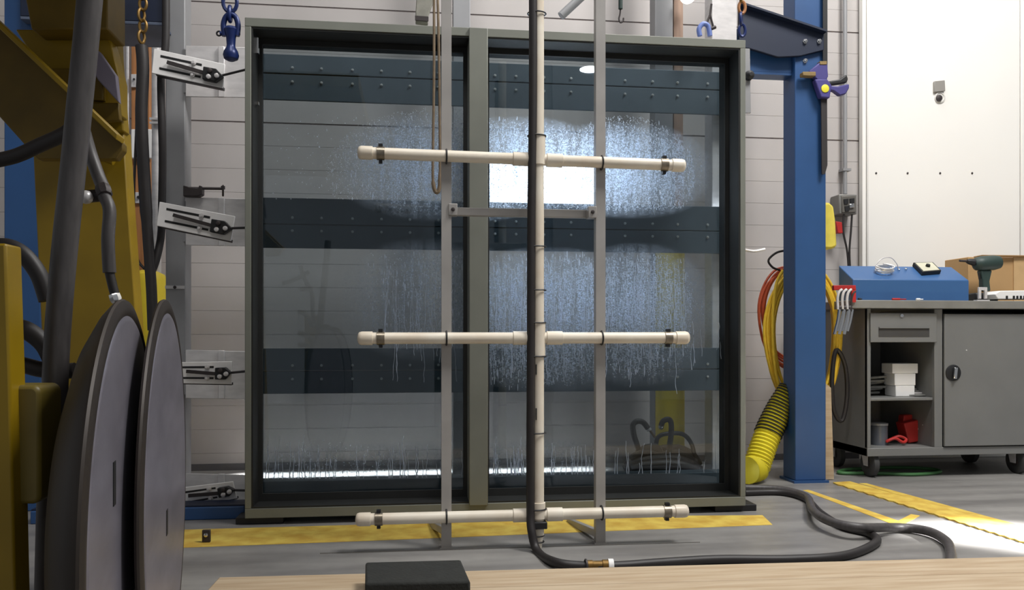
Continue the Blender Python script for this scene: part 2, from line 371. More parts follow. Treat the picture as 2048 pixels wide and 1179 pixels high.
# galvanised end plates at the left, one mid way at the right
names = ['uppermost', 'second', 'third', 'lowest']
for i, (ya, yb) in enumerate(((91,193),(394,490),(699,796),(946,1024))):
    Yp = YG-0.02
    t = thing('end_plate', names[i]+' shiny galvanised plate between left post and frame', 'plate', at(430, yb, Yp), 'galvanised end plates')
    part(G().pp([(371,ya),(492,ya+3),(492,yb+2),(371,yb)], Yp, 0.008), 'sheet', GALV, t, 0.002)
    part(G().pp([(367,ya+8),(492,ya+8),(492,yb-8),(367,yb-8)], Yp+0.008, 0.03), 'cleat', GREYPAINT, t)
    part(G().pp([(436,ya+1),(449,ya+1),(449,yb+1),(436,yb+1)], Yp-0.014, 0.014), 'stiffener', GALV, t, 0.003)
t = thing('end_plate', 'grey plate edge peeping out right of the frame top', 'plate', at(1496, 228, 3.45))
part(G().pp([(1470,96),(1500,97),(1502,226),(1470,226)], 3.45, 0.01), 'sheet', GREYPAINT, t, 0.002)
part(G().lathe(at(1497,152,3.45), (0,-1,0), [(0,0.022),(0.02,0.02),(0.03,0.008)], 12), 'knob', BLK, t)

# flood light standing on the second girt
YFL = 3.66
fz = Z(424, YFL, 1090); fx0, fx1 = X(980, YFL), X(1202, YFL); ft = Z(322, YFL, 1090)
t = thing('flood_light', 'glaring white flood light panel shining through the wet right pane', 'lamp', ((fx0+fx1)/2, YFL, fz-0.03))
part(G().box(fx0-0.012, fx1+0.012, YFL+0.006, YFL+0.05, fz-0.012, ft+0.012), 'housing', BLK, t, 0.004)
part(G().box(fx0, fx1, YFL, YFL+0.006, fz, ft), 'lens', LED, t)
zst = Z(450, YG, 700)+0.0145
part(G().box((fx0+fx1)/2-0.12, (fx0+fx1)/2+0.12, YFL+0.01, YFL+0.045, zst, fz-0.012), 'stand', BLK, t)
# added unseen light bar, brightens the strip of floor at the wall
YLB = 4.32; bz = Z(772, YLB, 700)
t = thing('floor_fill_bar', 'added slim light bar hidden behind the third cross beam to brighten the floor', 'lamp', (0.0, YLB, bz))
part(G().box(-0.62, 1.02, YLB-0.02, YW-0.001, bz, bz+0.035), 'housing', GREYPAINT, t, 0.003)
part(G().box(-0.60, 1.00, YLB-0.015, YLB+0.015, bz-0.006, bz), 'lens', LEDB, t)
bl = bpy.data.lights.new('floor_fill_glow', 'AREA'); bl.shape = 'RECTANGLE'; bl.size = 1.9; bl.size_y = 0.03; bl.energy = 19; bl.color = (0.95, 0.97, 1); bl.spread = math.radians(30)
bo = bpy.data.objects.new('floor_fill_glow', bl); C.objects.link(bo); bo.location = (0.02, YLB, bz-0.01); bo.rotation_euler = (0, 0, 0)

# added fill lights hidden behind the girts, brightening wet glass and right post
def tilt_fill(name, px0, px1, Y, zc, w, back, label, m):
    xa, xb = X(px0, Y), X(px1, Y); n = V((0, 0.55 if back else -0.75, 0.83 if back else 0.66)).normalized(); u = V((0, n.z, -n.y))
    c0, c1 = V((xa, Y, zc)), V((xb, Y, zc))
    t = thing(name, label, 'lamp', ((xa+xb)/2, Y, zc-0.03))
    part(G().prism([c0-u*w/2-n*0.022, c0+u*w/2-n*0.022, c0+u*w/2, c0-u*w/2], (xb-xa, 0, 0)), 'housing', BLK, t, 0.002)
    part(G().prism([c0-u*w*0.42, c0+u*w*0.42, c0+u*w*0.42+n*0.003, c0-u*w*0.42+n*0.003], (xb-xa, 0, 0)), 'lens', m, t)
LEDW = mat('cool_fill_lens', (226, 236, 255), 0.5, var=0.0, emit=32.0)
LEDC = mat('post_fill_lens', (250, 250, 255), 0.5, var=0.0, emit=22.0)
tilt_fill('glass_fill_light', 985, 1300, 3.668, Z(696, YG, 700)-0.022, 0.05, False, 'added fill light hidden behind the third cross beam to brighten the wet glass', LEDW)
tilt_fill('post_fill_light', 1424, 1456, 3.668, Z(398, YG, 700)-0.03, 0.05, True, 'added fill light hidden behind the second cross beam to brighten the right post', LEDC)  # added lamp, lights the post face from below
tilt_fill('post_fill_light', 1424, 1456, 3.668, Z(959, YG, 700)-0.03, 0.05, True, 'added fill light hidden behind the lowest cross beam to brighten the right post', LEDW)

# ================================================================== GLAZED FRAME
YF = 3.18
fxa, fxb = X(489.5, YF), X(1491.5, YF); fza, fzb = 0.027, 1.948
xi0, xi1 = X(502, YF), X(1481, YF); zi0, zi1 = fza+0.037, fzb-0.034
D = 0.22
fr = thing('glazed_frame', 'large grey-green two-pane window frame standing on the shop floor', 'window frame', ((fxa+fxb)/2, YF, 0))
part(G().box(fxa, fxb, YF, YF+D, zi1, fzb), 'head', FRAME, fr, 0.002)
part(G().box(fxa, fxb, YF, YF+D, fza, zi0), 'sill', FRAME, fr, 0.002)
part(G().box(fxa, xi0, YF+0.0005, YF+D, zi0, zi1), 'jamb', FRAME, fr, 0.002)
part(G().box(xi1, fxb, YF+0.0005, YF+D, zi0, zi1), 'jamb', FRAME, fr, 0.002)
e = 0.006; y1 = YF+0.004
ln = part(G().box(xi0, xi0+e, y1, YF+D, zi0, zi1).box(xi1-e, xi1, y1, YF+D, zi0, zi1)
     .box(xi0+e, xi1-e, y1, YF+D, zi1-e, zi1).box(xi0+e, xi1-e, y1, YF+D, zi0, zi0+e), 'gasket_liner', LINER, fr, label='black liner inside the frame reveal')
mx0, mx1 = X(938, YF), X(975.5, YF)
mu = part(G().box(mx0, mx1, YF-0.012, YF+D, fza+0.03, fzb-0.003), 'mullion', FRAME, fr, 0.003)
YGL = YF+0.125
pane_l = part(G().box(xi0+e, mx0, YGL, YGL+0.01, zi0+e, zi1-e), 'glass_pane', GLASS, fr)
pane_r = part(G().box(mx1, xi1-e, YGL, YGL+0.01, zi0+e, zi1-e), 'glass_pane', GLASS, fr)
# black glazing beads round each pane
for a, b in ((xi0+e, mx0), (mx1, xi1-e)):
    part(G().box(a, a+0.016, YGL-0.014, YGL-0.001, zi0+e, zi1-e).box(b-0.016, b, YGL-0.014, YGL-0.001, zi0+e, zi1-e)
         .box(a+0.016, b-0.016, YGL-0.014, YGL-0.001, zi1-e-0.02, zi1-e).box(a+0.016, b-0.016, YGL-0.014, YGL-0.001, zi0+e, zi0+e+0.03), 'glazing_bead', LINER, fr)
for x in (520, 760, 1000, 1250, 1470):
    a = X(x, YF+0.03)
    one(G().box(a-0.09, a+0.09, YF+0.02, YF+D-0.02, 0, fza), 'support_block', BLK,
        {520:'leftmost',760:'second',1000:'third',1250:'fourth',1470:'rightmost'}[x]+' black shim block under the frame sill', 'block', 'shim blocks under the frame', 0.003)
# bright reflection-like catch: small clips in the left reveal
for y, nm in ((92,'upper'),(207,'lower')):
    p = at(512, y, YF+0.06)
    part(G().box(xi0+e, xi0+e+0.012, YF+0.05, YF+0.07, p.z-(0.03 if y < 100 else 0.006), p.z+(0.03 if y < 100 else 0.006)), 'glazing_clip', CHROME, fr, label=nm+' chrome clip in the left reveal')

# water on the glass -------------------------------------------------
def wet(px, py): return at(px, py, YGL-0.002)
def drop(g, c, rx, rz, h):
    n = 6; vs = []; fs = []
    for j, (q, hh) in enumerate(((1.0, 0.0), (0.72, 0.75))):
        for k2 in range(n):
            a = 2*math.pi*k2/n; vs.append((c.x+rx*q*math.cos(a), YGL-0.0004-h*hh, c.z+rz*q*math.sin(a)))
    vs.append((c.x, YGL-0.0004-h, c.z))
    for k2 in range(n):
        fs.append((k2, (k2+1)%n, n+(k2+1)%n, n+k2)); fs.append((n+k2, n+(k2+1)%n, 2*n))
    g.add(vs, fs)
def spray(g, cx, cy, rx, ry, count, x0, x1, y0, y1, tall=1.0, rmin=0.0009, rmax=0.0026, power=0.6):
    k2 = 0; tries = 0
    while k2 < count and tries < count*30:
        tries += 1
        a = random.uniform(0, 2*math.pi); q = random.random()**power
        x = cx+rx*q*math.cos(a); y = cy+ry*q*math.sin(a)
        if not (x0 < x < x1 and y0 < y < y1): continue
        r = random.uniform(rmin, rmax)
        if random.random() < 0.06: r *= 1.5
        s = 1.0 if random.random() > 0.35*(tall-0.9) else random.uniform(1, 1+4*tall)
        drop(g, wet(x, y), r, r*s, r*0.6); k2 += 1
def rivulet(g, x, y0, y1, r):
    pts = []; xx = x; n = max(4, int((y1-y0)/7)); dr = random.uniform(-1.6, 1.6)
    for j in range(n+1):
        pts.append(wet(xx, y0+(y1-y0)*j/n)); xx += dr*random.uniform(-0.4, 1.2)+random.uniform(-1.2, 1.2)
        if random.random() < 0.25: dr = -dr
    rr = [r*(0.5+0.6*j/n)*random.uniform(0.7, 1.2) for j in range(n+1)]
    g.tube(pts, rr, 5)
g = G()
spray(g, 880, 345, 230, 130, 3600, 540, 934, 212, 398, 1.2, 0.0007, 0.0021, power=0.7)
spray(g, 900, 350, 90, 80, 700, 560, 934, 230, 398, 1.2)
spray(g, 880, 560, 150, 150, 620, 640, 934, 505, 690, 2.0, 0.0008, 0.0020)
spray(g, 700, 330, 190, 110, 160, 540, 934, 212, 398)
for i in range(26):
    x = random.uniform(760, 925); rivulet(g, x, random.uniform(510, 620), random.uniform(640, 770), 0.0008)
for i in range(44):
    x = random.uniform(532, 925); y = random.choice((880, 900, 905, 915)); rivulet(g, x, y+random.uniform(-18, 14), 958-(x-532)*0.012, random.uniform(0.0010, 0.0020))
spray(g, 640, 920, 130, 40, 160, 532, 930, 870, 958, 1.5)
one(g, 'water_droplets', DROP, 'water beads and trickles on the left pane', 'water', 'water on the panes', kind='stuff', recalc=False)
g = G()
spray(g, 1010, 330, 110, 100, 1700, 979, 1448, 235, 418, 1.2, power=0.6)
spray(g, 1250, 350, 140, 120, 3900, 979, 1448, 228, 418, 1.4, 0.0007, 0.0022, power=0.6)
spray(g, 1110, 350, 130, 90, 700, 979, 1448, 240, 418, 1.0, power=0.6)
spray(g, 1050, 600, 140, 180, 1000, 979, 1448, 508, 775, 2.6, 0.0008, 0.0020)
spray(g, 1270, 600, 110, 150, 1000, 979, 1448, 512, 775, 2.6, 0.0008, 0.0020)
for i in range(120):
    x = random.uniform(982, 1370); y = random.uniform(515, 600); rivulet(g, x, y, y+random.uniform(60, 200), random.uniform(0.0006, 0.0013))
for i in range(60):
    x = random.choice((random.uniform(982, 1240), random.uniform(982, 1060), random.uniform(982, 1200), random.uniform(1240, 1448))); y = random.choice((885, 895, 905, 918)); rivulet(g, x, y+random.uniform(-15, 15), 950-(x-980)*0.012, random.uniform(0.0010, 0.0020))
for i in range(8):
    x = random.uniform(1375, 1445); y = random.uniform(640, 690); rivulet(g, x, y, y+random.uniform(25, 60), 0.0014)
one(g, 'water_droplets', DROP, 'water beads and trickles on the right pane', 'water', 'water on the panes', kind='stuff', recalc=False)
def E(px, py, rx, ry, amp):
    c = wet(px, py); return (c.x, c.z, rx*c.y/F, ry*c.y/F, amp)
FILM = film_mat([E(905,335,240,110,0.85), E(1060,330,150,100,0.9), E(1250,340,190,100,0.95), E(1100,640,210,150,1.0), E(1280,630,160,150,0.85),
                 E(870,600,190,125,0.5), E(720,925,260,40,0.3), E(1090,925,190,50,0.3)])
for a, b, lb in ((xi0+e+0.016, mx0-0.016, 'left'), (mx1+0.016, xi1-e-0.016, 'right')):
    one(G().box(a, b, YGL-0.0011, YGL-0.0006, zi0+e+0.03, zi1-e-0.02), 'water_film', FILM, 'thin misty film of water running down the '+lb+' pane', 'water', kind='stuff')

# ================================================================== TENSION DEVICES LEFT OF THE FRAME
def device(quad, rodend, label, slots=True):
    # quad: four pixel corners tl, tr, br, bl of the slotted bracket
    Yd = 3.44
    def uv(u, v):
        tl, tr, br, bl = quad
        x = (tl[0]*(1-u)+tr[0]*u)*(1-v)+(bl[0]*(1-u)+br[0]*u)*v
        y = (tl[1]*(1-u)+tr[1]*u)*(1-v)+(bl[1]*(1-u)+br[1]*u)*v
        return (x, y)
    t = thing('cable_tensioner', label, 'bracket', at(*uv(0.5, 1), Yd), 'slotted cable tensioners')
    part(G().pp([uv(0,0),uv(1,0),uv(1,1),uv(0,1)], Yd, 0.008), 'slotted_plate', ALU, t, 0.002)
    part(G().pp([uv(0.06,0.93),uv(1,0.93),uv(1,1.04),uv(0.06,1.04)], Yd+0.008, 0.03), 'bottom_flange', ANVIL, t)
    for v0 in (0.24, 0.74):
        part(G().pp([uv(0.10,v0-0.045),uv(0.68,v0-0.045),uv(0.68,v0+0.045),uv(0.10,v0+0.045)], Yd-0.0012, 0.0013), 'slot_inlay', BLK, t)  # black inlays paint the shade seen in open slots
        c = uv(0.57, v0)
        part(G().lathe(at(*c, Yd), (0,-1,0), [(0,0.010),(0.006,0.010),(0.007,0.005),(0.014,0.005)], 8), 'bolt', GALV, t)
    a, b = uv(0.2, 0.43), uv(0.75, 0.55)
    part(G().bar(at(*a, Yd-0.012), at(*b, Yd-0.012), 0.010, 0.014), 'slide_rod', ANVIL, t)
    part(G().pp([uv(0.70,0.28),uv(0.88,0.26),uv(0.985,0.5),uv(0.88,0.80),uv(0.70,0.80)], Yd-0.028, 0.028), 'pulley_block', BLK, t, 0.003)
    for uu, vv in ((0.80, 0.40), (0.79, 0.66), (0.90, 0.55)):
        part(G().lathe(at(*uv(uu,vv), Yd-0.028), (0,-1,0), [(0,0.010),(0.008,0.009),(0.01,0.004)], 10), 'pulley_bolt', ANVIL if vv < 0.5 else GALV, t)
    part(G().tube([at(*uv(0.97,0.5), Yd-0.014), at(rodend[0], rodend[1], Yd-0.05)], 0.005, 8), 'cable', RUB, t)
device([(308,97),(450,128),(446,176),(303,146)], (492,139), 'uppermost tilted slotted bracket with black pulley beside the frame')
device([(319,403),(470,432),(462,482),(313,451)], (492,455), 'second tilted slotted bracket with black pulley, below the small clamp')
device([(350,724),(464,722),(463,768),(350,766)], (492,742), 'level slotted bracket with black pulley behind the grey reel')
device([(352,976),(466,962),(474,996),(356,1018)], (492,980), 'lowest slotted bracket, low down near the blue base beam')
# small C clamp on the post
t = thing('bar_clamp', 'small dark iron clamp gripping the left grey post', 'clamp', at(400, 392, 3.66))
part(G().tube([at(372,376,3.58), at(446,377,3.58)], 0.006, 8), 'screw', ANVIL, t)
part(G().pp([(366,370),(380,374),(396,376),(398,370),(404,372),(404,388),(396,392),(366,392)], 3.57, 0.042), 'jaw', ANVIL, t, 0.003)
part(G().tube([at(446,371,3.58), at(446,391,3.66)], 0.0045, 8), 'handle', ANVIL, t)
part(G().tube([at(446,378,3.58), at(446,372,3.58)], 0.009, 8), 'boss', ANVIL, t)

# ================================================================== BLUE STEEL FRAME
YB = 3.79
t = thing('blue_column', 'tall blue steel column right of the glazed frame', 'column', (X(1610, YB), YB, 0))
bx0, bx1 = X(1590, YB), X(1652, YB)
part(G().box(bx0, bx1, YB, YB+0.13, 0.012, 3.2), 'shaft', BLUE, t, 0.004)
part(G().box(bx0-0.01, bx1+0.01, YB-0.012, YB+0.15, 0, 0.012), 'base_plate', BLUE, t)
# overhead beam, lower flange and gusset bracket bolted to the column
t = thing('overhead_bracket', 'dark navy gusset bracket bolted to the blue column top', 'bracket', at(1570, 116, YB-0.03))
part(G().pp([(1478,10),(1560,38),(1648,66),(1648,100),(1600,112),(1556,114),(1500,97),(1478,94)], YB-0.022, 0.02), 'gusset_plate', NAVY, t, 0.003)
part(G().prism([at(1478,8,YB-0.022), at(1648,64,YB-0.022), at(1648,68,YB-0.022), at(1478,12,YB-0.022)], (0,-0.03,0)), 'top_flange', NAVY, t)
for x, y in ((1610,83),(1638,83),(1610,122)):
    part(G().lathe(at(x,y,YB-0.022 if y < 100 else YB), (0,-1,0), [(0,0.012),(0.003,0.012),(0.0035,0.009),(0.012,0.009),(0.013,0.004)], 6), 'bolt', CHROME, t)
t = thing('overhead_beam', 'pale blue cross beam end between column and frame top', 'beam', (X(1535,YB), YB+0.04, Z(144,YB,1535)))
part(G().box(X(1440,YB+0.03), bx0, YB+0.03, YB+0.045, Z(144,YB+0.03,1535), Z(60,YB+0.03,1535)), 'web', BLUE, t, 0.002)
part(G().box(X(1440,YB+0.03), bx0, YB+0.03, YB+0.11, Z(144,YB+0.03,1535)-0.012, Z(144,YB+0.03,1535)), 'flange', BLUE, t)
# left blue column and beam
YL = 3.55
one(G().box(X(8,YL), X(80,YL), YL, YL+0.15, 0, 3.2), 'blue_column', BLUE, 'blue steel column seen behind the yellow machine frame', 'column', bev=0.004)
t = thing('overhead_beam', 'dark navy beam end at the top left above the brass chain', 'beam', at(270, 40, 3.5))
zb = Z(42, 3.5, 270)
part(G().box(X(40,3.5), X(326,3.5), 3.5, 3.515, zb, zb+0.4), 'web', NAVY, t, 0.003)
part(G().box(X(40,3.5), X(326,3.5), 3.5, 3.77, zb-0.014, zb), 'flange', mat('slate_flange', (86,96,116), 0.5), t, 0.003)
t = thing('base_beam', 'blue base beam on the floor at the frame\'s lower left corner', 'beam', at(430, 1055, 3.3))
part(G().box(X(60,3.3), X(489,3.3), 3.3, 3.42, 0.0, 0.05), 'channel', BLUE, t, 0.004)
part(G().box(X(60,3.3), X(489,3.3), 3.31, 3.41, 0.05, 0.056), 'lip', NAVY, t)
t = thing('floor_bracket', 'small steel latch clip on the yellow stripe near the reel', 'bracket', fl(412, 1085))
p = fl(412, 1085)
part(G().box(p.x-0.014, p.x+0.014, p.y, p.y+0.012, 0.002, 0.045), 'tongue', ANVIL, t, 0.002)
part(G().lathe(p+V((0,0,0.028)), (0,-1,0), [(0,0.008),(0.004,0.007),(0.006,0.003)], 10), 'rivet', CHROME, t)

# ================================================================== SPRAY RACK
YR = 2.75
rk = thing('spray_rack', 'freestanding spray rack of white pipes strapped to grey steel uprights', 'spray rack', (X(1050, YR), YR, 0))
def upright(x0, x1, yb):
    xa, xb = X(x0, YR), X(x1, YR); zb2 = 0.004
    o = part(G().box(xa, xb, YR, YR+0.003, zb2, 2.25).box(xa, xa+0.003, YR+0.003, YR+0.034, zb2, 2.25).box(xb-0.003, xb, YR+0.003, YR+0.034, zb2, 2.25), 'upright', STRUT, rk)
    part(G().box(xa-0.006, xb+0.006, YR-0.004, YR+0.05, 0.0, 0.004), 'foot', STRUT, rk)
    return xa, xb
ua = upright(883, 903, 1097); ub = upright(1192, 1211, 1090)
zc = Z(425, YR+0.04, 1040)
part(G().box(ua[1]-0.02, ub[0]+0.02, YR+0.036, YR+0.062, zc-0.014, zc+0.014), 'cross_bar', STRUT, rk, 0.002)
for xa in (ua[1]-0.002, ub[0]-0.02):
    part(G().box(xa-0.008, xa+0.022, YR-0.006, YR+0.036, zc-0.02, zc+0.02), 'corner_bracket', STRUT, rk, 0.002)
    part(G().lathe((xa+0.007, YR-0.006, zc), (0,-1,0), [(0,0.007),(0.006,0.006),(0.007,0.003)], 8), 'bolt', ANVIL, rk)
# rear legs to the floor
part(G().bar(at(893,1062,YR+0.02), fl(862,1046), 0.02, 0.026), 'rear_strut', STRUT, rk, 0.002)
part(G().bar(at(1196,1066,YR+0.02), fl(1138,1042), 0.02, 0.026), 'rear_strut', STRUT, rk, 0.002)
RP = 0.0195
def hpipe(xl, yl, xr, yr):
    Yp = YR-0.022; a, b = at(xl, yl, Yp), at(xr, yr, Yp); d = (b-a).normalized(); L = (b-a).length
    o = part(G().lathe(a, d, [(0,RP),(L,RP)], 20), 'spray_pipe', PVC, rk)
    for q, dd in ((a, d), (b, -d)):
        part(G().lathe(q-dd*0.012, dd, [(0,0.006),(0.002,0.015),(0.006,0.0205),(0.014,0.0228),(0.05,0.0228),(0.0505,0.0195)], 20), 'end_cap', PVC, o)
        part(G().lathe(q+dd*0.052, dd, [(0,0.0202),(0.0005,0.0228),(0.026,0.0228),(0.0265,0.0202)], 20), 'hose_clamp', mat('clamp_steel', (150,140,124), 0.35, 0.8, var=0.3, scale=60), o)
        part(G().box(*(lambda c: (c.x-0.007, c.x+0.007, c.y-0.01, c.y+0.008, c.z+0.022, c.z+0.031))(q+dd*0.065)), 'clamp_screw', BLK, o)
        part(G().box(*(lambda c: (c.x-0.006, c.x+0.006, c.y-0.006, c.y+0.014, c.z-0.032, c.z-0.022))(q+dd*0.065)), 'nozzle', BLK, o)
    for x in (893, 1204):
        s = (X(x, Yp)-a.x)/(b.x-a.x); c = a+(b-a)*s
        part(G().tube(torus(c+V((0,0.006,0)), 0.0235, 0, (0,1,0), (0,0,1), 24, sx=1.15), 0.003, 6, True), 'zip_tie', BLK, o)
    for x in (1043, 1110):
        s = (X(x, Yp)-a.x)/(b.x-a.x); c = a+(b-a)*s
        part(G().lathe(c-d*0.03, d, [(0,0.02),(0.001,0.0235),(0.055,0.0235),(0.056,0.02)], 20), 'coupling', PVC, o)
    return o
hpipe(722, 305, 1364, 331); hpipe(722, 676, 1372, 675); hpipe(718, 1038, 1370, 1021)
Yv = YR-0.026
vx = X(1077, Yv)
vp = part(G().lathe((vx, Yv, Z(1072,Yv,1077)), (0,0,1), [(0,RP*0.98),(2.3-Z(1072,Yv,1077),RP*0.98)], 20), 'riser_pipe', PVC, rk)
for ya, yb in ((272,330),(645,712),(1004,1036)):
    part(G().lathe((vx, Yv, Z(yb,Yv,1077)), (0,0,1), [(0,0.0195),(0.001,0.0238),(Z(ya,Yv,1077)-Z(yb,Yv,1077),0.0238),(Z(ya,Yv,1077)-Z(yb,Yv,1077)+0.001,0.0195)], 20), 'tee_fitting', PVC, vp)
part(G().lathe((vx, Yv, Z(1100,Yv,1077)), (0,0,1), [(0,0.006),(0.012,0.012),(0.03,0.014),(0.05,0.0165)], 16), 'reducer', PVC, vp)
part(G().box(X(1066,Yv-0.02), X(1094,Yv-0.02), Yv-0.03, Yv+0.02, Z(1054,Yv,1077), Z(1040,Yv,1077)), 'hose_bracket', BLK, vp, 0.003)
for y in (28, 272, 493, 580, 645, 712, 865, 1017, 1070, 1082):
    part(G().tube(torus((vx-0.006, Yv, Z(y,Yv,1077)), 0.026 if y < 1060 else 0.02, 0, (1,0,0), (0,1,0), 24, sx=1.2), 0.0026, 6, True), 'zip_tie', BLK, vp)
# printed marks on the riser
for ya, yb in ((728,748),(815,838)):
    c = X(1072.5, Yv-RP)
    part(G().box(c-0.0018, c+0.0018, Yv-RP-0.0003, Yv-RP+0.004, Z(yb,Yv,1074), Z(ya,Yv,1074)), 'pipe_marking', BLK, vp, label='black print on the white pipe')
# black supply hose beside the riser
Yh = YR-0.04
pts = [at(1066,-60,Yh), at(1066,200,Yh), at(1063,420,Yh), at(1062,700,Yh), at(1061,900,Yh), at(1061,1010,Yh), at(1063,1060,Yh-0.02), at(1076,1103,Yh-0.06),
       fl(1112,1124,0.018), fl(1165,1131,0.014), fl(1235,1131,0.014), fl(1330,1124,0.014), fl(1440,1118,0.014), fl(1580,1118,0.014), fl(1690,1110,0.014), fl(1752,1084,0.014), fl(1738,1066,0.014), fl(1685,1052,0.014), fl(1640,1024,0.014), fl(1610,996,0.014), fl(1560,984,0.014), fl(1490,985,0.014)]
hs = one(G().tube(path(pts, 8), 0.0145, 12), 'supply_hose', RUB, 'black water hose running down the white riser and along the floor', 'hose')
t = thing('hose_coupling', 'small brass and white hose coupling on the floor at the plank', 'coupling', fl(1195, 1132))
a, b = fl(1172,1130.5,0.016), fl(1224,1130,0.016)
part(G().lathe(a, b-a, [(0,0.017),(0.02,0.017),(0.021,0.015),(0.05,0.015),(0.051,0.018),((b-a).length-0.012,0.018)], 14), 'body', GOLD, t)
part(G().lathe(b-(b-a).normalized()*0.012, b-a, [(0,0.0205),(0.016,0.0205)], 14), 'collar', WHITE, t)
part(G().tube(torus(a, 0.018, 0, (0,1,0), (0,0,1), 16), 0.004, 6, True), 'clamp_ring', ANVIL, t)
# second hose on the floor
pts = [fl(1490,975,0.016), fl(1560,978,0.016), fl(1612,992,0.016), fl(1626,1020,0.045), fl(1660,1042,0.045), fl(1720,1054,0.045), fl(1800,1054,0.02), fl(1858,1062,0.02), fl(1893,1082,0.02), fl(1902,1108,0.02), fl(1900,1128,0.02)]
one(G().tube(path(pts, 8), 0.0165, 12), 'floor_hose', RUBG, 'dark hose looping over the floor toward the long plank', 'hose')
# tan lifting strap hanging before the frame
Ys = 3.05
pts = [at(868,-40,Ys), at(868,150,Ys), at(866,300,Ys), at(866,360,Ys), at(871,383,Ys), at(878,378,Ys), at(880,340,Ys), at(879,200,Ys), at(877,60,Ys), at(874,-40,Ys)]
P = path(pts, 6); g = G()
for i in range(len(P)-1): pass
g.tube(P, [0.0075 if 18 < i < 36 else 0.005 for i in range(len(P))], 8)
one(g, 'lifting_strap', STRAPB, 'tan webbing sling looped down before the frame beside the left upright', 'strap')

# ================================================================== FOREGROUND TIMBER
t1 = fl(438,1153,0.07); t2 = fl(2110,1110,0.07)
dirp = (t2-t1).normalized(); nrm = V((dirp.y, -dirp.x, 0))
if nrm.y > 0: nrm = -nrm
for i, (a, w, lb) in enumerate(((0.0, 0.15, 'long pale pine plank lying across the floor in front of the rack'), (0.154, 0.19, 'nearer pale pine plank along the bottom picture edge'))):
    A0 = t1+nrm*a; B0 = t2+dirp*0.5+nrm*a
    A0.z = B0.z = 0.0
    one(G().prism([A0, B0, B0+nrm*w, A0+nrm*w], (0,0,0.07)), 'timber_plank', WOOD, lb, 'plank', 'pine planks', 0.004)
b0 = [fl(731,1123,0.128), fl(922,1118,0.128), fl(941,1161,0.128), fl(730,1166,0.128)]
t = one(G().prism([V((p.x,p.y,0.071)) for p in b0], (0,0,0.057)), 'foam_block', FOAM, 'black foam block lying on the pine planks', 'block', bev=0.006)

# ================================================================== CHAINS, SHACKLES, HOOKS
def link(g, c, R, r, vert=(0,0,1), side=(1,0,0), el=1.5):
    g.tube(torus(c, R, r, side, vert, 18, sx=1, sy=el), r, 7, True)
Ysh = 3.2
t = thing('lifting_shackle', 'blue chain shackle with round swivel left of the frame top', 'shackle', at(462, 126, Ysh))
part((lambda g: (link(g, at(460,4,Ysh), 0.026, 0.0075), g)[1])(G()), 'chain_link', SHBLUE, t)
part((lambda g: (link(g, at(460,28,Ysh), 0.014, 0.008, (0,0,1), (0,1,0), 2.0), g)[1])(G()), 'chain_link', SHBLUE, t)
pts = [at(449,72,Ysh), at(447,50,Ysh), at(452,34,Ysh), at(461,29,Ysh), at(471,34,Ysh), at(476,50,Ysh), at(474,72,Ysh)]
part(G().tube(path(pts, 6), 0.0105, 10), 'bow', SHBLUE, t)
part(G().cyl(at(440,67,Ysh), at(480,66,Ysh), 0.0085, 12), 'pin', SHBLUE, t)
part(G().tube(torus(at(438,67,Ysh), 0.0085, 0, (1,0,0), (0,0,1), 14), 0.0035, 6, True), 'pin_eye', BLK, t)
part(G().tube(path([at(455,56,Ysh), at(461,62,Ysh), at(468,56,Ysh)], 5), 0.006, 8), 'inner_link', CHROME, t)
part(G().lathe(at(462,122,Ysh), (0,0,1), [(0,0.012),(0.008,0.026),(0.022,0.030),(0.038,0.026),(0.05,0.018),(0.06,0.016),(0.09,0.018),(0.12,0.026),(0.13,0.02)], 18), 'swivel_body', SHBLUE, t)
t = thing('hoist_chain', 'brass coloured chain hanging at the top left', 'chain', at(286, 85, 3.45))
for i in range(5):
    g = G(); link(g, at(283+(i%2)*3, -14+i*22, 3.45), 0.014, 0.006, (0,0,1), ((1,0,0) if i % 2 else (0.6,0.8,0)), 1.8); part(g, 'chain_link', GOLD, t)
one(G().tube(path([at(283,92,3.46), at(286,140,3.46), at(283,240,3.46), at(291,400,3.46), at(299,520,3.46), at(303,580,3.46), at(306,660,3.46)], 6), [0.024]*20+[0.021]*17, 10), 'hanging_hose', RUB, 'thick black hose hanging below the brass chain', 'hose')
one(G().tube(path([at(332,-20,3.5), at(331,90,3.5), at(322,150,3.5), at(325,300,3.5), at(324,400,3.5), at(322,470,3.5), at(312,520,3.48), at(300,550,3.47)], 6), 0.016, 10), 'hanging_hose', RUB, 'black hose passing behind the two upper slotted brackets', 'hose')
one(G().tube(path([at(276,130,3.47), at(273,250,3.47), at(268,380,3.47), at(268,480,3.47), at(276,520,3.47), at(290,538,3.47)], 6), 0.0055, 8), 'hanging_cable', RUB, 'thin black cable curving beside the thick hanging hose', 'cable')
t = thing('hoist_chain', 'dark rusty chain hanging above the frame\'s right corner', 'chain', at(1483, 72, 3.25))
for i in range(4):
    g = G(); link(g, at(1482+(i%2)*2, -8+i*23, 3.25), 0.014, 0.0065, (0,0,1), ((1,0,0) if i % 2 else (0.5,0.85,0)), 1.8); part(g, 'chain_link', [GOLD, BROWN, SHBLUE, SHBLUE][i], t)
t = thing('lifting_shackle', 'pale blue shackle hanging behind the frame\'s top right edge', 'shackle', at(1412, 70, 3.5))
part(G().tube(path([at(1400,72,3.5), at(1398,58,3.5), at(1406,48,3.5), at(1416,52,3.5), at(1420,72,3.5)], 6), 0.011, 10), 'bow', mat('pale_blue_paint', (108,128,190), 0.4), t)
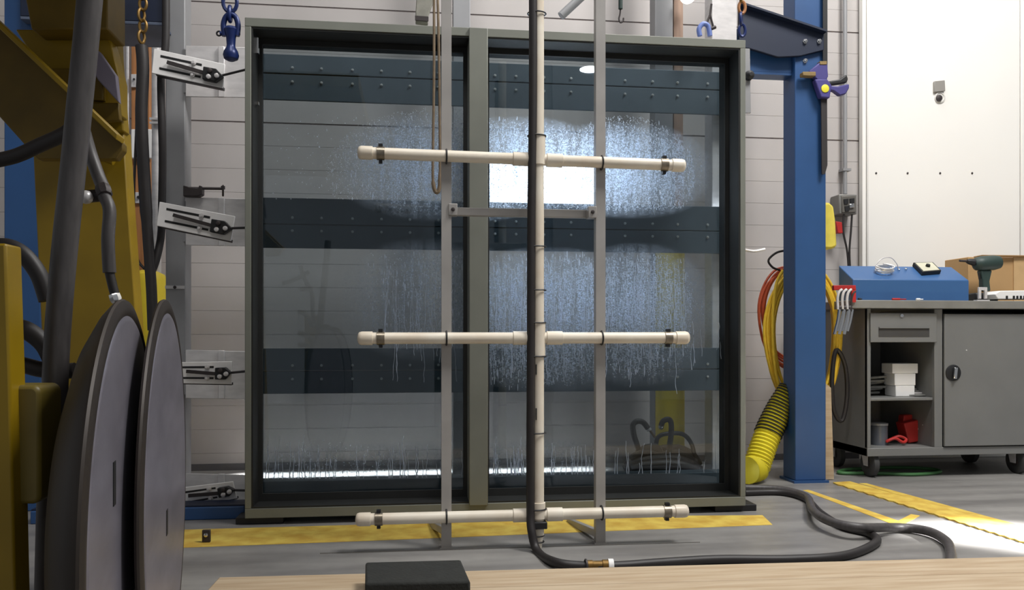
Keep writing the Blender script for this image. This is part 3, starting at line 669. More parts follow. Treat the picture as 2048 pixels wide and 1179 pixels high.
part(G().tube([at(1423,8,3.5), at(1420,30,3.5), at(1412,50,3.5)], 0.005, 8), 'wire', ANVIL, t)
part(G().tube([at(1420,30,3.5), at(1426,52,3.5)], 0.005, 8), 'wire', ANVIL, t)
part(G().cyl(at(1420,58,3.5), at(1431,54,3.5), 0.008, 10), 'pin', ANVIL, t)
t = thing('rope_hook', 'dark steel hook on a short cord above the frame', 'hook', at(1242, 46, 3.3))
part(G().cyl(at(1241,-20,3.3), at(1241,18,3.3), 0.009, 10), 'cord', TEAL, t)
part(G().tube(path([at(1241,16,3.3), at(1240,28,3.3), at(1238,38,3.3), at(1241,45,3.3), at(1246,42,3.3), at(1247,36,3.3)], 5), 0.0035, 8), 'hook_wire', ANVIL, t)
one(G().cyl(at(1122,32,3.35), at(1180,-22,3.35), 0.018, 14), 'overhead_tube', GREYPAINT, 'short slanting grey tube end above the frame', 'tube')
t = thing('strap_bracket', 'folded grey webbing bracket resting on the frame head', 'bracket', at(845, 48, 3.25))
part(G().pp([(834,-20),(868,-20),(866,4),(857,28),(856,47),(831,44),(831,22)], 3.24, 0.03), 'webbing', mat('grey_webbing', (150,148,138), 0.8, var=0.2, scale=30), t, 0.004)
part(G().pp([(830,31),(857,33),(857,42),(830,40)], 3.235, 0.004), 'buckle', ANVIL, t)
t = thing('pendant_lamp', 'round glowing lamp at the top edge above the right pane', 'lamp', at(1374, 8, 4.1))
part(G().ell(at(1375,-6,4.1), 0.04, 0.04, 0.034), 'bulb', BULB, t)
part(G().cyl(at(1375,-16,4.1)+V((0,0,0.0)), at(1375,-60,4.1), 0.018, 12), 'socket', BLK, t)

# ================================================================== WALL SERVICES LEFT
one(G().box(X(262,4.4), X(300,4.4), 4.4, 4.46, 0, 2.4), 'wooden_post', BROWN, 'orange brown wooden post on the wall at left', 'post', bev=0.004)
t = thing('switch_box', 'white electrical box on the brown wooden post', 'electrical box', at(280, 318, 4.38))
part(G().pp([(262,258),(304,258),(304,316),(262,316)], 4.37, 0.03), 'box', WHITE, t, 0.004)
part(G().lathe(at(281,300,4.37), (0,-1,0), [(0,0.012),(0.012,0.01)], 10), 'knob', BLK, t)
t = thing('switch_box', 'small grey toggle plate higher on the brown post', 'electrical box', at(268, 172, 4.39))
part(G().pp([(262,148),(274,148),(274,174),(262,174)], 4.385, 0.014), 'plate', GALV, t, 0.002)
part(G().cyl(at(268,158,4.385), at(268,158,4.36), 0.005, 8), 'toggle', BLK, t)
t = thing('switch_box', 'small pale box low on the brown post near the cable', 'electrical box', at(276, 407, 4.39))
part(G().pp([(270,384),(284,384),(284,406),(270,406)], 4.385, 0.014), 'plate', GALV, t, 0.002)
part(G().cyl(at(277,394,4.385), at(277,394,4.372), 0.008, 10), 'knob', BLK, t)
one(G().cyl((X(256,4.42), 4.42, 0), (X(256,4.42), 4.42, 2.5), 0.010, 12), 'wall_conduit', GALV, 'thin silver conduit left of the brown wooden post', 'conduit')
t = thing('wall_conduit', 'silver conduit pipe between brown post and grey post', 'conduit', (X(313,4.1), 4.1, 0))
part(G().cyl((X(313,4.1), 4.1, 0), (X(313,4.1), 4.1, 2.6), 0.022, 14), 'pipe', GALV, t)
for y in (238, 246):
    part(G().box(X(300,4.07), X(332,4.07), 4.06, 4.078, Z(y,4.07,315)-0.005, Z(y,4.07,315)+0.005), 'clamp_strap', GALV, t)
def bollard(px, Y, r, ztop, label):
    c = V((X(px, Y), Y, 0)); t = thing('safety_bollard', label, 'bollard', c, 'yellow bollards')
    part(G().lathe(c+V((0,0,0.0)), (0,0,1), [(0,r),(ztop-0.05,r),(ztop-0.02,r*0.85),(ztop,r*0.35)], 28), 'sleeve', BOLY, t)
    part(G().lathe(c, (0,0,1), [(0,r+0.02),(0.012,r+0.02),(0.016,r+0.002)], 28), 'base_ring', ANVIL, t)
bollard(296, 4.05, 0.088, Z(540,4.05,296), 'yellow bollard standing behind the grey steel reel')
bollard(1340, 4.03, 0.0745, 1.22, 'yellow bollard seen through the lower right pane')

# ================================================================== HOSE PILE BEHIND THE GLASS
def bh(p, Y): return [at(x, y, Y) for x, y in p]
Yq = 3.86
hp = thing('hose_bundle', 'heap of black hoses on the floor behind the lower right pane', 'hose', at(1330, 930, Yq))
for p, r, dy in (([(1272,940),(1276,900),(1268,870),(1266,850),(1274,842),(1286,844),(1296,856)], 0.014, 0.0), ([(1336,940),(1338,900),(1342,870),(1342,845),(1336,838),(1326,842),(1322,852)], 0.014, -0.03),
              ([(1310,935),(1312,890),(1318,872),(1340,866),(1366,868),(1382,885),(1390,915),(1394,938)], 0.011, 0.02), ([(1256,936),(1270,915),(1290,906),(1320,912),(1350,906),(1376,915),(1396,936)], 0.022, -0.02),
              ([(1250,940),(1280,925),(1320,918),(1360,920),(1400,940)], 0.026, -0.06), ([(1290,938),(1300,905),(1318,898),(1330,905),(1336,938)], 0.02, 0.03), ([(1262,940),(1290,932),(1330,928),(1370,932),(1392,942)], 0.028, -0.1), ([(1254,932),(1275,912),(1310,902),(1350,898),(1380,908),(1396,930)], 0.026, 0.05), ([(1268,936),(1285,904),(1300,896),(1316,900),(1324,936)], 0.024, 0.0), ([(1330,936),(1345,902),(1360,898),(1374,908),(1380,936)], 0.024, 0.0), ([(1258,928),(1300,922),(1350,924),(1392,928)], 0.03, -0.02)):
    part(G().tube(path(bh(p, Yq+dy), 6), r, 10), 'hose_loop', RUB, hp)
a, b = at(1298,858,Yq), at(1310,874,Yq)
part(G().cyl(a, b, 0.006, 10), 'brass_tip', GOLD, hp)
part(G().cyl(at(1294,852,Yq), at(1299,860,Yq), 0.012, 10), 'ferrule', GALV, hp)
part(G().ell(at(1322,853,Yq-0.03), 0.014, 0.014, 0.014, 10, 6), 'nozzle_end', CHROME, hp)

# ================================================================== YELLOW MACHINE (near left)
ym = thing('machine_frame', 'yellow steel frame of a machine filling the left foreground', 'machine', fl(140, 1290))
part(G().pp([(64,270),(150,230),(247,258),(257,420),(270,600),(276,700),(300,1330),(60,1330),(86,740)], 2.35, 0.06), 'upright_plate', YEL, ym, 0.004)
part(G().pp([(190,-190),(222,-190),(236,120),(247,262),(150,262)], 2.33, 0.05), 'post', YEL, ym, 0.004)
part(G().pp([(40,-60),(215,-60),(215,58),(62,58)], 2.2, 0.13), 'top_beam', YELD, ym, 0.004)
part(G().pp([(30,58),(215,60),(240,160),(240,230),(140,230)], 2.28, 0.06), 'cross_beam', YEL, ym, 0.004)
part(G().pp([(100,136),(206,136),(206,200),(150,196)], 2.256, 0.023), 'pocket', YELD, ym, 0.003)
part(G().pp([(180,205),(237,205),(240,240),(180,246)], 2.26, 0.02), 'lower_flange', YELD, ym, 0.003)
a = [(-40,14),(246,286),(246,300),(232,318),(75,318),(-40,190)]
part(G().pp(a, 2.1, 0.03), 'brace_web', YELD, ym, 0.003)
part(G().prism([at(-40,2,2.1), at(250,278,2.1), at(247,289,2.1), at(-40,16,2.1)], (0,-0.05,0)), 'brace_flange', YEL, ym, 0.002)
part(G().pp([(190,96),(200,104),(232,150),(238,206),(196,160),(184,140)], 2.24, 0.02), 'gusset_flange', mat('mauve_grey_paint', (128,122,140), 0.5), ym, 0.003)
part(G().pp([(-120,486),(12,486),(14,560),(20,740),(33,1330),(-120,1330)], 1.30, 0.05), 'near_post', YEL, ym, 0.004)
# rounded side panel
def rrect(x0, y0, x1, y1, r, n=6):
    out = []
    for cx, cy, a0 in ((x1-r,y0+r,-90),(x1-r,y1-r,0),(x0+r,y1-r,90),(x0+r,y0+r,180)):
        for k in range(n+1):
            a = math.radians(a0+90*k/n); out.append((cx+r*math.cos(a), cy+r*math.sin(a)))
    return out
part(G().pp(rrect(-40,770,80,1008,18), 1.325, 0.08), 'side_panel', mat('olive_paint', (120,104,44), 0.45, var=0.2), ym, 0.006)
part(G().cyl(at(200,312,2.33), at(228,322,2.33), 0.012, 10), 'weld_boss', YEL, ym)
part(G().box(-2.4, -0.28, 0.35, 2.6, 1.95, 2.02), 'shade_deck', YELD, ym, 0.004)  # unseen deck added overhead to shade the yellow machine
# hydraulic hoses on it
def mhose(p, Y, r, label, m=RUB, name='hydraulic_hose'):
    pts = [at(q[0], q[1], q[2] if len(q) > 2 else Y) for q in p]
    return one(G().tube(path(pts, 7), r, 14), name, m, label, 'hose', 'hydraulic hoses of the yellow machine')
mhose([(183,-40),(172,80),(160,200),(147,330),(132,470),(120,600),(112,720),(108,850),(100,1000),(92,1330)], 1.45, 0.0205, 'thickest grey-black hydraulic hose running down the yellow machine', RUBG)
mhose([(-30,325),(30,312),(80,290),(128,268),(150,250)], 1.62, 0.0135, 'short hydraulic hose reaching in from the left picture edge')
mhose([(-10,492),(20,494),(50,512),(78,550),(95,600)], 1.50, 0.0145, 'arched hydraulic hose crossing the blue column')
mhose([(-10,636),(30,652),(60,664),(90,690),(110,730)], 1.50, 0.016, 'upper of two low hydraulic hoses beside the near yellow post')
mhose([(-10,722),(40,728),(80,738),(120,742),(150,740)], 1.50, 0.014, 'lower of two low hydraulic hoses beside the near yellow post')
th = thing('hydraulic_hose', 'braided hydraulic hose with fitting running down to the grey reel', 'hose', at(236, 600, 1.70), 'hydraulic hoses of the yellow machine')
part(G().tube(path([at(168,262,1.75), at(182,310,1.75), at(198,355,1.74), at(208,378,1.73)], 6), 0.013, 12), 'upper_hose', RUBG, th)
part(G().tube(path([at(208,392,1.72), at(219,420,1.71), at(216,480,1.70), at(219,545,1.70)], 6), 0.0125, 12), 'lower_hose', RUBG, th)
part(G().tube([at(219,545,1.70), at(226,575,1.70), at(233,600,1.70)], 0.009, 10), 'hose_tail', RUB, th)
part(G().lathe(at(205,374,1.73), at(212,398,1.71)-at(205,374,1.73), [(0,0.014),(0.008,0.016),(0.02,0.016),(0.026,0.013)], 8), 'hex_fitting', ANVIL, th)
part(G().cyl(at(160,394,1.74), at(206,390,1.74), 0.013, 10), 'elbow', ANVIL, th)
part(G().ell(at(172,394,1.72), 0.014, 0.014, 0.014, 10, 6), 'plug', GALV, th)
part(G().lathe(at(228,588,1.70), at(234,606,1.70)-at(228,588,1.70), [(0,0.011),(0.01,0.012),(0.018,0.009)], 8), 'end_fitting', CHROME, th)

# two single steel reel discs standing on edge
def wheel(px, d, ang, R, th, label, slot_inlay):
    a = math.radians(ang)-0.0; ax = V((math.cos(a)*CT+math.sin(a)*ST, -math.cos(a)*ST+math.sin(a)*CT, 0)).normalized()
    c = V((0,0,CH))+ray(px, HZ)*d; c.z = R+0.001
    t = thing('reel_disc', label, 'reel', (c.x, c.y, 0), 'steel reel discs')
    part(G().lathe(c, ax, [(-th,0.05),(-th,R*0.45),(-th*0.86,R*0.66),(-th*0.6,R*0.84),(-th*0.32,R*0.95),(-0.012,R*0.995),(-0.008,R),(-0.004,R*0.995),(0.0,R*0.965),(0.0,R*0.935),(-0.002,R*0.928),(-0.002,0.05)], 96), 'rim', RUST, t)
    part(G().lathe(c, ax, [(-0.0018,0.0),(-0.0018,R*0.926),(0.0,R*0.918),(0.001,R*0.90),(0.001,0.0)], 96), 'face_plate', DISC, t)
    td = ax.cross(V((0,0,1))).normalized(); q = c+ax*0.0012+td*slot_inlay[0]+V((0,0,slot_inlay[1]))
    part(G().bar(q-V((0,0,slot_inlay[2])), q+V((0,0,slot_inlay[2])), 0.022, 0.002, up=ax), 'slot_inlay', BLK, t)
wheel(258, 1.40, 17.6, 0.393, 0.085, 'nearer of two big grey steel reel discs standing on edge at left', (0.16, 0.10, 0.034))
wheel(338, 1.70, 17.2, 0.400, 0.030, 'farther big grey steel reel disc, right behind the nearer one', (0.05, -0.06, 0.026))

# ================================================================== RIGHT: WORKBENCH
YT = 3.86
cx0 = X(1734, YT); cx1 = cx0+1.22; cyb = YT+0.50
zt0 = Z(617, YT, 1800); zt1 = Z(600, YT-0.04, 1800)
wbz = Z(911, YT, 1800); zc0 = wbz+0.0
cb = thing('workbench_cabinet', 'grey steel rolling workbench cabinet against the white wall', 'cabinet', ((cx0+cx1)/2, (YT+cyb)/2, 0))
part(G().box(X(1703,YT-0.04), cx1+0.03, YT-0.04, cyb+0.03, zt0, zt1), 'worktop', mat('worktop_grey', (138,136,130), 0.5, 0.1, var=0.18, scale=7), cb, 0.003)
part(G().box(cx0, cx0+0.012, YT, cyb, zc0, zt0), 'side_panel', CAB, cb, 0.002)
part(G().box(cx1-0.012, cx1, YT, cyb, zc0, zt0), 'side_panel', CAB, cb, 0.002)
part(G().box(cx0+0.012, cx1-0.012, cyb-0.01, cyb, zc0, zt0), 'back_panel', CAB, cb)
xa, xb = X(1741,YT), X(1868,YT); zo0, zo1 = Z(895,YT,1800), Z(685,YT,1800)
xd = X(1885, YT)
part(G().box(cx0, cx1, YT-0.004, cyb-0.01, zc0, zo0), 'base_rail', CAB, cb, 0.002)
part(G().box(cx0, xa, YT-0.003, YT+0.02, zo0, zt0), 'front_stile', CAB, cb, 0.002)
part(G().box(xb, xd-0.002, YT-0.003, YT+0.02, zo0, zt0), 'front_stile', CAB, cb, 0.002)
part(G().box(xb+0.004, xb+0.016, YT+0.02, cyb-0.01, zo0, zt0), 'divider', CAB, cb)
zs = Z(797, YT, 1800)
part(G().box(cx0+0.012, xb+0.004, YT+0.01, cyb-0.012, zs-0.010, zs+0.004), 'shelf', CAB, cb, 0.002)
zdr0, zdr1 = Z(684,YT,1800), Z(626,YT,1800)
dr = part(G().box(xa-0.008, xb+0.006, YT-0.014, YT-0.0035, zdr0, zdr1), 'drawer', CAB, cb, 0.002)
px0, px1, pz0, pz1 = X(1754,YT), X(1855,YT), Z(673,YT,1800), Z(656,YT,1800)
part(G().box(px0, px1, YT-0.0155, YT-0.0145, pz0, pz1), 'pull_recess', mat('recess_grey', (70,68,66), 0.6), dr)
part(G().box(px0, px1, YT-0.022, YT-0.0145, pz1, pz1+0.006), 'pull_lip', CAB, dr)
part(G().lathe(at(1803,631,YT-0.014), (0,-1,0), [(0,0.009),(0.005,0.009),(0.006,0.006)], 14), 'lock', CHROME, dr)
zd0, zd1 = Z(893,YT,1800), Z(627,YT,1800)
dd = part(G().box(xd+0.002, cx1-0.008, YT-0.014, YT-0.0005, zd0, zd1), 'door', CAB, cb, 0.003)
hc = at(1906, 745, YT-0.014)
part(G().lathe(hc, (0,-1,0), [(0,0.042),(0.004,0.042),(0.006,0.038),(0.006,0.0)], 28), 'handle_rose', BLK, dd)
part(G().bar(hc+V((0.004,-0.016,0.028)), hc+V((-0.002,-0.016,-0.03)), 0.018, 0.014, up=(0,1,0)), 'latch_handle', CHROME, dd, 0.003)
part(G().lathe(at(1933,700,YT-0.014), (0,-1,0), [(0,0.004),(0.002,0.003)], 8), 'rivet', GALV, dd)
def caster(c, label=None):
    o = part(G().lathe(c-V((0.017,0,0)), (1,0,0), [(0,0.03),(0,0.062),(0.004,0.068),(0.03,0.068),(0.034,0.062),(0.034,0.03)], 28), 'caster_wheel', mat('caster_rubber', (66,66,66), 0.6), cb)
    part(G().lathe(c-V((0.02,0,0)), (1,0,0), [(0,0.028),(0.04,0.028)], 20), 'hub', ANVIL, o)
    g = G()
    for s in (-1, 1): g.prism([c+V((s*0.022,-0.018,-0.012)), c+V((s*0.022,0.018,-0.012)), c+V((s*0.022,0.045,0.075)), c+V((s*0.022,-0.02,0.075))], (s*0.004,0,0))
    g.box(c.x-0.03, c.x+0.03, c.y-0.03, c.y+0.05, 0.143, 0.149)
    part(g, 'fork', GALV, o)
    part(G().box(c.x-0.035, c.x+0.035, c.y-0.035, c.y+0.055, 0.149, wbz), 'mount', ANVIL, o)
for x, y in ((X(1740,YT+0.07),YT+0.07), (X(2034,YT+0.07),YT+0.07), (X(1740,YT+0.07),cyb-0.1), (X(2034,YT+0.07),cyb-0.06)):
    caster(V((x, y, 0.068)))
# blue sloped control box
za = zt1
fA = [at(1706,560,YT+0.02), at(1938,557,YT+0.02)]
t = thing('control_box', 'blue sloped control box on the grey worktop', 'control box', ((fA[0].x+fA[1].x)/2, YT+0.06, za))
yb0, yb1 = YT+0.02, YT+0.16
x0, x1 = fA[0].x, fA[1].x; zf = Z(559,yb0,1800); zk = Z(532,yb1,1790)
part(G().prism([(x0,yb0,za),(x0,yb0,zf),(x0,yb1,zk),(x0,yb1,za)], (x1-x0,0,0)), 'case', mat('control_blue', (58,98,148), 0.45, var=0.08, scale=5), t, 0.004)
def slope(px, py):  # point on the sloped lid under a pixel
    d = ray(px, py); n = V((0, -(zk-zf), yb1-yb0)); p0 = V((x0, yb0, zf)); o = V((0,0,CH))
    return o+d*((p0-o).dot(n)/d.dot(n))
nn = V((0, -(zk-zf), yb1-yb0)).normalized()
q = [slope(1824,532), slope(1863,531), slope(1880,548), slope(1843,551)]
part(G().prism([p+nn*0.0005 for p in q], nn*0.022), 'meter', BLK, t, 0.002)
cq = sum(q, V((0,0,0)))/4
part(G().prism([cq+(p-cq)*0.86+nn*0.0225 for p in q], nn*0.001), 'meter_face', mat('cream_face', (206,202,178), 0.5), t)
part(G().lathe(cq+nn*0.024, nn, [(0,0.012),(0.012,0.010),(0.013,0.004)], 14), 'dial_knob', BLK, t)
for x, y in ((1797,541),(1811,540)):
    part(G().lathe(slope(x,y), nn, [(0,0.007),(0.01,0.006),(0.012,0.003)], 10), 'switch', CHROME, t)
t = thing('wire_coil', 'small silver coil of wire on the blue control box', 'wire coil', slope(1767,550))
cc = slope(1767,546)+nn*0.008
u1 = V((1,0,0)); u2 = nn.cross(u1)
P = [cc+u1*0.045*math.cos(a)*(1+0.1*math.sin(3.3*a))+u2*0.028*math.sin(a)+nn*(0.0025*a/2) for a in [k*0.3 for k in range(90)]]
part(G().tube(P, 0.0035, 6), 'coil', mat('silver_wire', (236,234,232), 0.3, 0.3), t)
part(G().tube(path([slope(1750,542)+nn*0.01, at(1752,530,YT+0.1), at(1764,517,YT+0.1), at(1782,515,YT+0.1), at(1794,528,YT+0.1), slope(1795,540)+nn*0.008], 6), 0.0028, 6), 'loop', GALV, t)
# cardboard box
t = thing('cardboard_box', 'brown cardboard box behind the drill on the workbench', 'box', (X(1995,4.2), 4.2, za))
xk0, xk1 = X(1937,4.08), X(2026,4.08); zk1 = Z(514,4.08,1990)
part(G().box(xk0, xk1+0.25, 4.08, 4.28, za, zk1), 'carton', CARD, t, 0.003)
part(G().box(xk1, xk1+0.25, 4.074, 4.0795, za, zk1), 'side_panel', mat('lit_side_card', (206,170,122), 0.8), t)  # lighter card colour paints the light on the carton's brighter side
part(G().prism([(xk0+0.03,4.08,zk1),(xk1+0.22,4.08,zk1),(xk1+0.24,4.06,zk1+0.008),(xk0+0.06,4.05,zk1+0.006)], (0,0,0.003)), 'flap', CARD, t)
# cordless drill
Yd = 3.96
t = thing('cordless_drill', 'dark green cordless drill standing on the workbench', 'drill', (X(1962,Yd), Yd, za))
a, b = at(1948,528,Yd), at(2000,524,Yd); d = b-a
part(G().lathe(a, d, [(0,0.02),(0.012,0.034),(0.04,0.04),(d.length*0.75,0.04),(d.length*0.95,0.034),(d.length,0.018)], 20), 'motor_housing', TEAL, t)
part(G().lathe(at(1934,522,Yd), at(1952,525,Yd)-at(1934,522,Yd), [(0,0.010),(0.012,0.015),(0.04,0.019)], 16), 'chuck', BLK, t)
part(G().cyl(at(1919,521,Yd), at(1936,522,Yd), 0.006, 10), 'bit', ANVIL, t)
part(G().prism([at(1962,540,Yd-0.018), at(1985,540,Yd-0.018), at(1980,562,Yd-0.018), at(1982,582,Yd-0.018), at(1966,582,Yd-0.018), at(1966,560,Yd-0.018)], (0,0.036,0)), 'grip', TEAL, t, 0.006)
part(G().box(X(1943,Yd), X(1988,Yd), Yd-0.035, Yd+0.035, za, za+0.048), 'battery', BLK, t, 0.008)
part(G().pp([(1960,546),(1965,546),(1965,556),(1961,557)], Yd-0.008, 0.016), 'trigger', BLK, t)
t = thing('vise_bracket', 'small steel U bracket before the drill battery', 'bracket', (X(1966,YT-0.01), YT-0.01, za))
part(G().pp([(1958,574),(1975,574),(1975,597),(1970,597),(1970,580),(1963,580),(1963,597),(1958,597)], YT-0.015, 0.012), 'yoke', GALV, t, 0.002)
part(G().box(X(1954,YT-0.02), X(1979,YT-0.02), YT-0.022, YT+0.006, za, za+0.006), 'foot', GALV, t)
t = thing('white_tray', 'low white plastic tray at the right end of the worktop', 'tray', (X(2025,YT), YT, za))
part(G().prism([at(1996,597.5,YT-0.01), at(1990,588,YT-0.01), at(2000,581,YT-0.01), at(2075,580,YT-0.01), at(2075,597.5,YT-0.01)], (0,0.1,0)), 'tray', WHITE, t, 0.003)
for x in (2012, 2026, 2033, 2040, 2047):
    part(G().pp([(x,591),(x+4,591),(x+4,597.5),(x,597.5)], YT-0.012, 0.0025), 'dark_slot', BLK, t)
# small litter on the worktop front edge
for x0_, x1_, y_, m_, nm, lb, ct in ((1784,1812,596.3,RED,'screwdriver','thin red handled screwdriver lying before the blue control box','screwdriver'), (1832,1846,595.8,WHITE,'marker_pen','white marker pen lying before the blue control box','pen'), (1716,1724,595.5,BLK,'hex_nut','small dark nut on the worktop corner near the hanging clamps','nut')):
    a, b = at(x0_,y_,YT-0.02), at(x1_,y_,YT-0.02); a.z = b.z = za+0.006; L = (b-a).length
    one(G().lathe(a, b-a, [(0,0.004),(0.002,0.006),(L*0.55,0.006),(L*0.6,0.003),(L,0.003)], 10), nm, m_, lb, ct)
# things in the open bay
YI = YT+0.14
zz = zs+0.0045
xx0 = X(1778,YI)
for i, (w, h, lb) in enumerate(((40,22,'lowest'),(44,24,'middle'),(54,20,'topmost'))):
    ww = w*4.3/F
    one(G().box(xx0+0.06-ww/2, xx0+0.06+ww/2, YI-0.05, YI+0.05, zz, zz+h*4.25/F-0.001), 'white_box', WHITE, lb+' of three stacked white boxes on the cabinet shelf', 'box', 'white boxes on the cabinet shelf', 0.003)
    zz += h*4.25/F
t = thing('parts_bundle', 'heap of grey metal parts on the shelf left of the white boxes', 'parts', at(1758, 792, YI))
for i in range(6):
    x = 1750+i*3.4; z = zs+0.006+i*0.016
    part(G().bar((X(x,YI)-0.05, YI+0.07+0.01*(i%2), z+0.01), (X(x,YI)+0.06, YI+0.08-0.02*(i%3), z+0.014+0.008*(i%2)), 0.05, 0.012), 'flat_part', TRAYG, t, 0.002)
t = thing('parts_bundle', 'flat silver parts on the shelf right of the white boxes', 'parts', at(1838, 792, YI))
for i in range(4):
    x = 1818+i*6
    part(G().bar((X(x,YI)-0.03, YI-0.03+0.02*i, zs+0.011+i*0.009), (X(x,YI)+0.08, YI-0.05+0.03*i, zs+0.012+i*0.009), 0.04, 0.008), 'flat_part', GALV if i % 2 else TRAYG, t, 0.002)
t = thing('tool_case', 'red metal tool case leaning in the lower cabinet bay', 'case', at(1828, 888, YI))
part(G().prism([at(1808,846,YI), at(1842,838,YI), at(1862,878,YI), at(1818,886,YI)], (0,0.08,0)), 'case_body', RED, t, 0.006)
part(G().prism([at(1808,830,YI+0.05), at(1832,828,YI+0.05), at(1838,842,YI+0.05), at(1806,846,YI+0.05)], (0,0.05,0)), 'case_top', RED, t, 0.005)
part(G().ell(at(1838,857,YI)+V((0,-0.002,0)), 0.008, 0.004, 0.006, 10, 6), 'latch', WHITE, t)
one(G().tube(path([at(1774,882,YI-0.05), at(1790,876,YI-0.06), at(1806,884,YI-0.06), at(1812,878,YI-0.04), at(1798,872,YI-0.03), at(1782,878,YI-0.03)], 5, True), 0.008, 8, True), 'red_strap', RED, 'loop of red strap lying beside the red tool case', 'strap')
one(G().cyl(at(1846,848,YI-0.04), at(1868,888,YI-0.04), 0.005, 8), 'white_rod', WHITE, 'thin white rod leaning beside the red tool case', 'rod')
t = thing('glass_jar', 'grey clear container in the lower left of the cabinet bay', 'container', at(1757, 890, YI))
c = at(1757, 890, YI); c.z = zo0
part(G().lathe(c, (0,0,1), [(0,0.045),(0.1,0.045),(0.102,0.04)], 20), 'body', mat('smoky_plastic', (92,96,104), 0.3), t)
part(G().lathe(c+V((0,0,0.102)), (0,0,1), [(0,0.047),(0.012,0.047),(0.014,0.04)], 20), 'lid', GREYPAINT, t)

# ================================================================== AROUND THE BLUE COLUMN
Yk = 4.02
def coil(name, cx, cy, rx, ry, loops, r, m, label, sag=0.1, seed=1, Y=Yk, jit=0.14):
    rnd = random.Random(seed); pts = []
    for k in range(loops):
        jx, jy, ox, oy = 1+rnd.uniform(-jit,jit), 1+rnd.uniform(-jit*0.5,jit*0.5), rnd.uniform(-5,5), rnd.uniform(-4,16)
        for j in range(12):
            a = 2*math.pi*j/12+0.2
            s = 1+sag*(-math.cos(a))
            x = cx+ox+rx*jx*math.sin(a)*(1.0 if math.cos(a) > 0 else 0.95); y = cy+(oy if math.cos(a) < 0 else oy*0.2)-ry*jy*math.cos(a)
            pts.append(at(x, y, Y+0.03*math.sin(k*2.1+a)))
    return one(G().tube(path(pts, 4), r, 8), name, m, label, 'cord')
coil('extension_cord', 1606, 672, 68, 138, 15, 0.0075, CORDY, 'coiled yellow extension cord hung behind the blue column', seed=3)
coil('extension_cord', 1578, 628, 54, 92, 7, 0.0065, CORDO, 'coiled orange extension cord left of the yellow one', seed=5, Y=Yk+0.05, jit=0.12)
one(G().tube(path([at(1574,800,3.97), at(1560,780,3.97), at(1548,720,3.97), at(1545,640,3.97), at(1552,570,3.97), at(1566,540,3.97)], 6), 0.008, 8), 'cord_tail', CORDY, 'loose yellow cord end hanging down to the yellow duct', 'cord')
one(G().tube(path([at(1575,500,Yk), at(1553,505,Yk), at(1537,520,Yk), at(1545,534,Yk), at(1560,540,Yk)], 6), 0.006, 8), 'hanging_cable', RUB, 'short black cable bent above the coiled cords', 'cable')
one(G().tube(path([at(1488,499,3.3), at(1508,502,3.3), at(1530,498,3.3)], 6), 0.006, 8), 'wire_stub', GALV, 'bent silver wire end poking out right of the frame', 'wire')
# yellow duct
Yu = 3.92
cp = path([at(1585,780,Yu), at(1562,815,Yu), at(1540,858,Yu-0.02), at(1522,905,Yu-0.06), at(1508,950,Yu-0.1), at(1494,990,Yu-0.14)], 14)
t = thing('ventilation_duct', 'yellow corrugated ventilation duct curving down behind the frame', 'duct', fl(1500, 985))
Rr = [0.060+0.008*(0.5+0.5*math.cos(i*math.pi)) for i in range(len(cp))]
for q in cp: q.z = max(q.z, 0.07)
part(G().tube(cp, Rr, 20), 'hose_skin', DUCT, t)
hel = []
n2 = 62
for k in range(n2*10):
    s = k/(n2*10)*(len(cp)*0.56); i = int(s); f = s-i
    if i+1 >= len(cp): break
    c = cp[i]*(1-f)+cp[i+1]*f; d = (cp[i+1]-cp[i]).normalized(); a1 = d.cross(V((0,1,0))).normalized(); a2 = d.cross(a1)
    an = s*2*math.pi*0.5; hel.append(c+(a1*math.cos(an)+a2*math.sin(an))*0.068)
    if len(hel) > 500: break
part(G().tube(hel, 0.004, 5), 'wire_helix', BLK, t)
one(G().prism([at(1650,958,YB+0.06), at(1668,958,YB+0.06), at(1662,775,YB+0.06), at(1650,765,YB+0.06)], (0,0.02,0)), 'wooden_lath', WOOD, 'narrow pale wooden lath standing right of the blue column', 'lath')
bpy.data.objects['wooden_lath'].location.z = max(0, bpy.data.objects['wooden_lath'].location.z)
# purple bar clamp on the column
Yz = YB-0.03
t = thing('trigger_clamp', 'purple and black quick grip bar clamp fixed to the blue column', 'clamp', at(1648, 348, Yz))
part(G().pp([(1646,-40),(1655,-40),(1655,140),(1646,140)], Yz+0.01, 0.006), 'bar', BLK, t)
part(G().pp([(1642,150),(1654,150),(1655,330),(1650,348),(1644,348)], Yz+0.004, 0.008), 'lower_bar', mat('bar_steel', (62,58,58), 0.5, 0.3), t)
part(G().pp([(1618,142),(1640,124),(1655,126),(1657,152),(1650,168),(1640,166),(1628,152)], Yz-0.012, 0.03), 'fixed_jaw', PURP, t, 0.005)
part(G().pp([(1606,143),(1632,143),(1632,152),(1606,151)], Yz-0.02, 0.036), 'jaw_pad', mat('tan_pad', (140,116,72), 0.7), t, 0.003)
part(G().pp([(1640,122),(1654,122),(1654,129),(1640,129)], Yz-0.015, 0.03), 'jaw_pad', mat('tan_pad', (140,116,72), 0.7), t, 0.002)
part(G().pp([(1630,158),(1655,158),(1664,170),(1660,196),(1642,194)], Yz-0.016, 0.036), 'trigger_housing', PURP, t, 0.005)
part(G().lathe(at(1650,177,Yz-0.016), (0,-1,0), [(0,0.02),(0.003,0.02),(0.005,0.014)], 18), 'badge', mat('yellow_badge', (232,222,60), 0.5), t)
part(G().pp([(1656,162),(1680,158),(1694,148),(1697,158),(1694,165),(1676,168),(1658,170)], Yz-0.01, 0.026), 'upper_handle', BLK, t, 0.006)
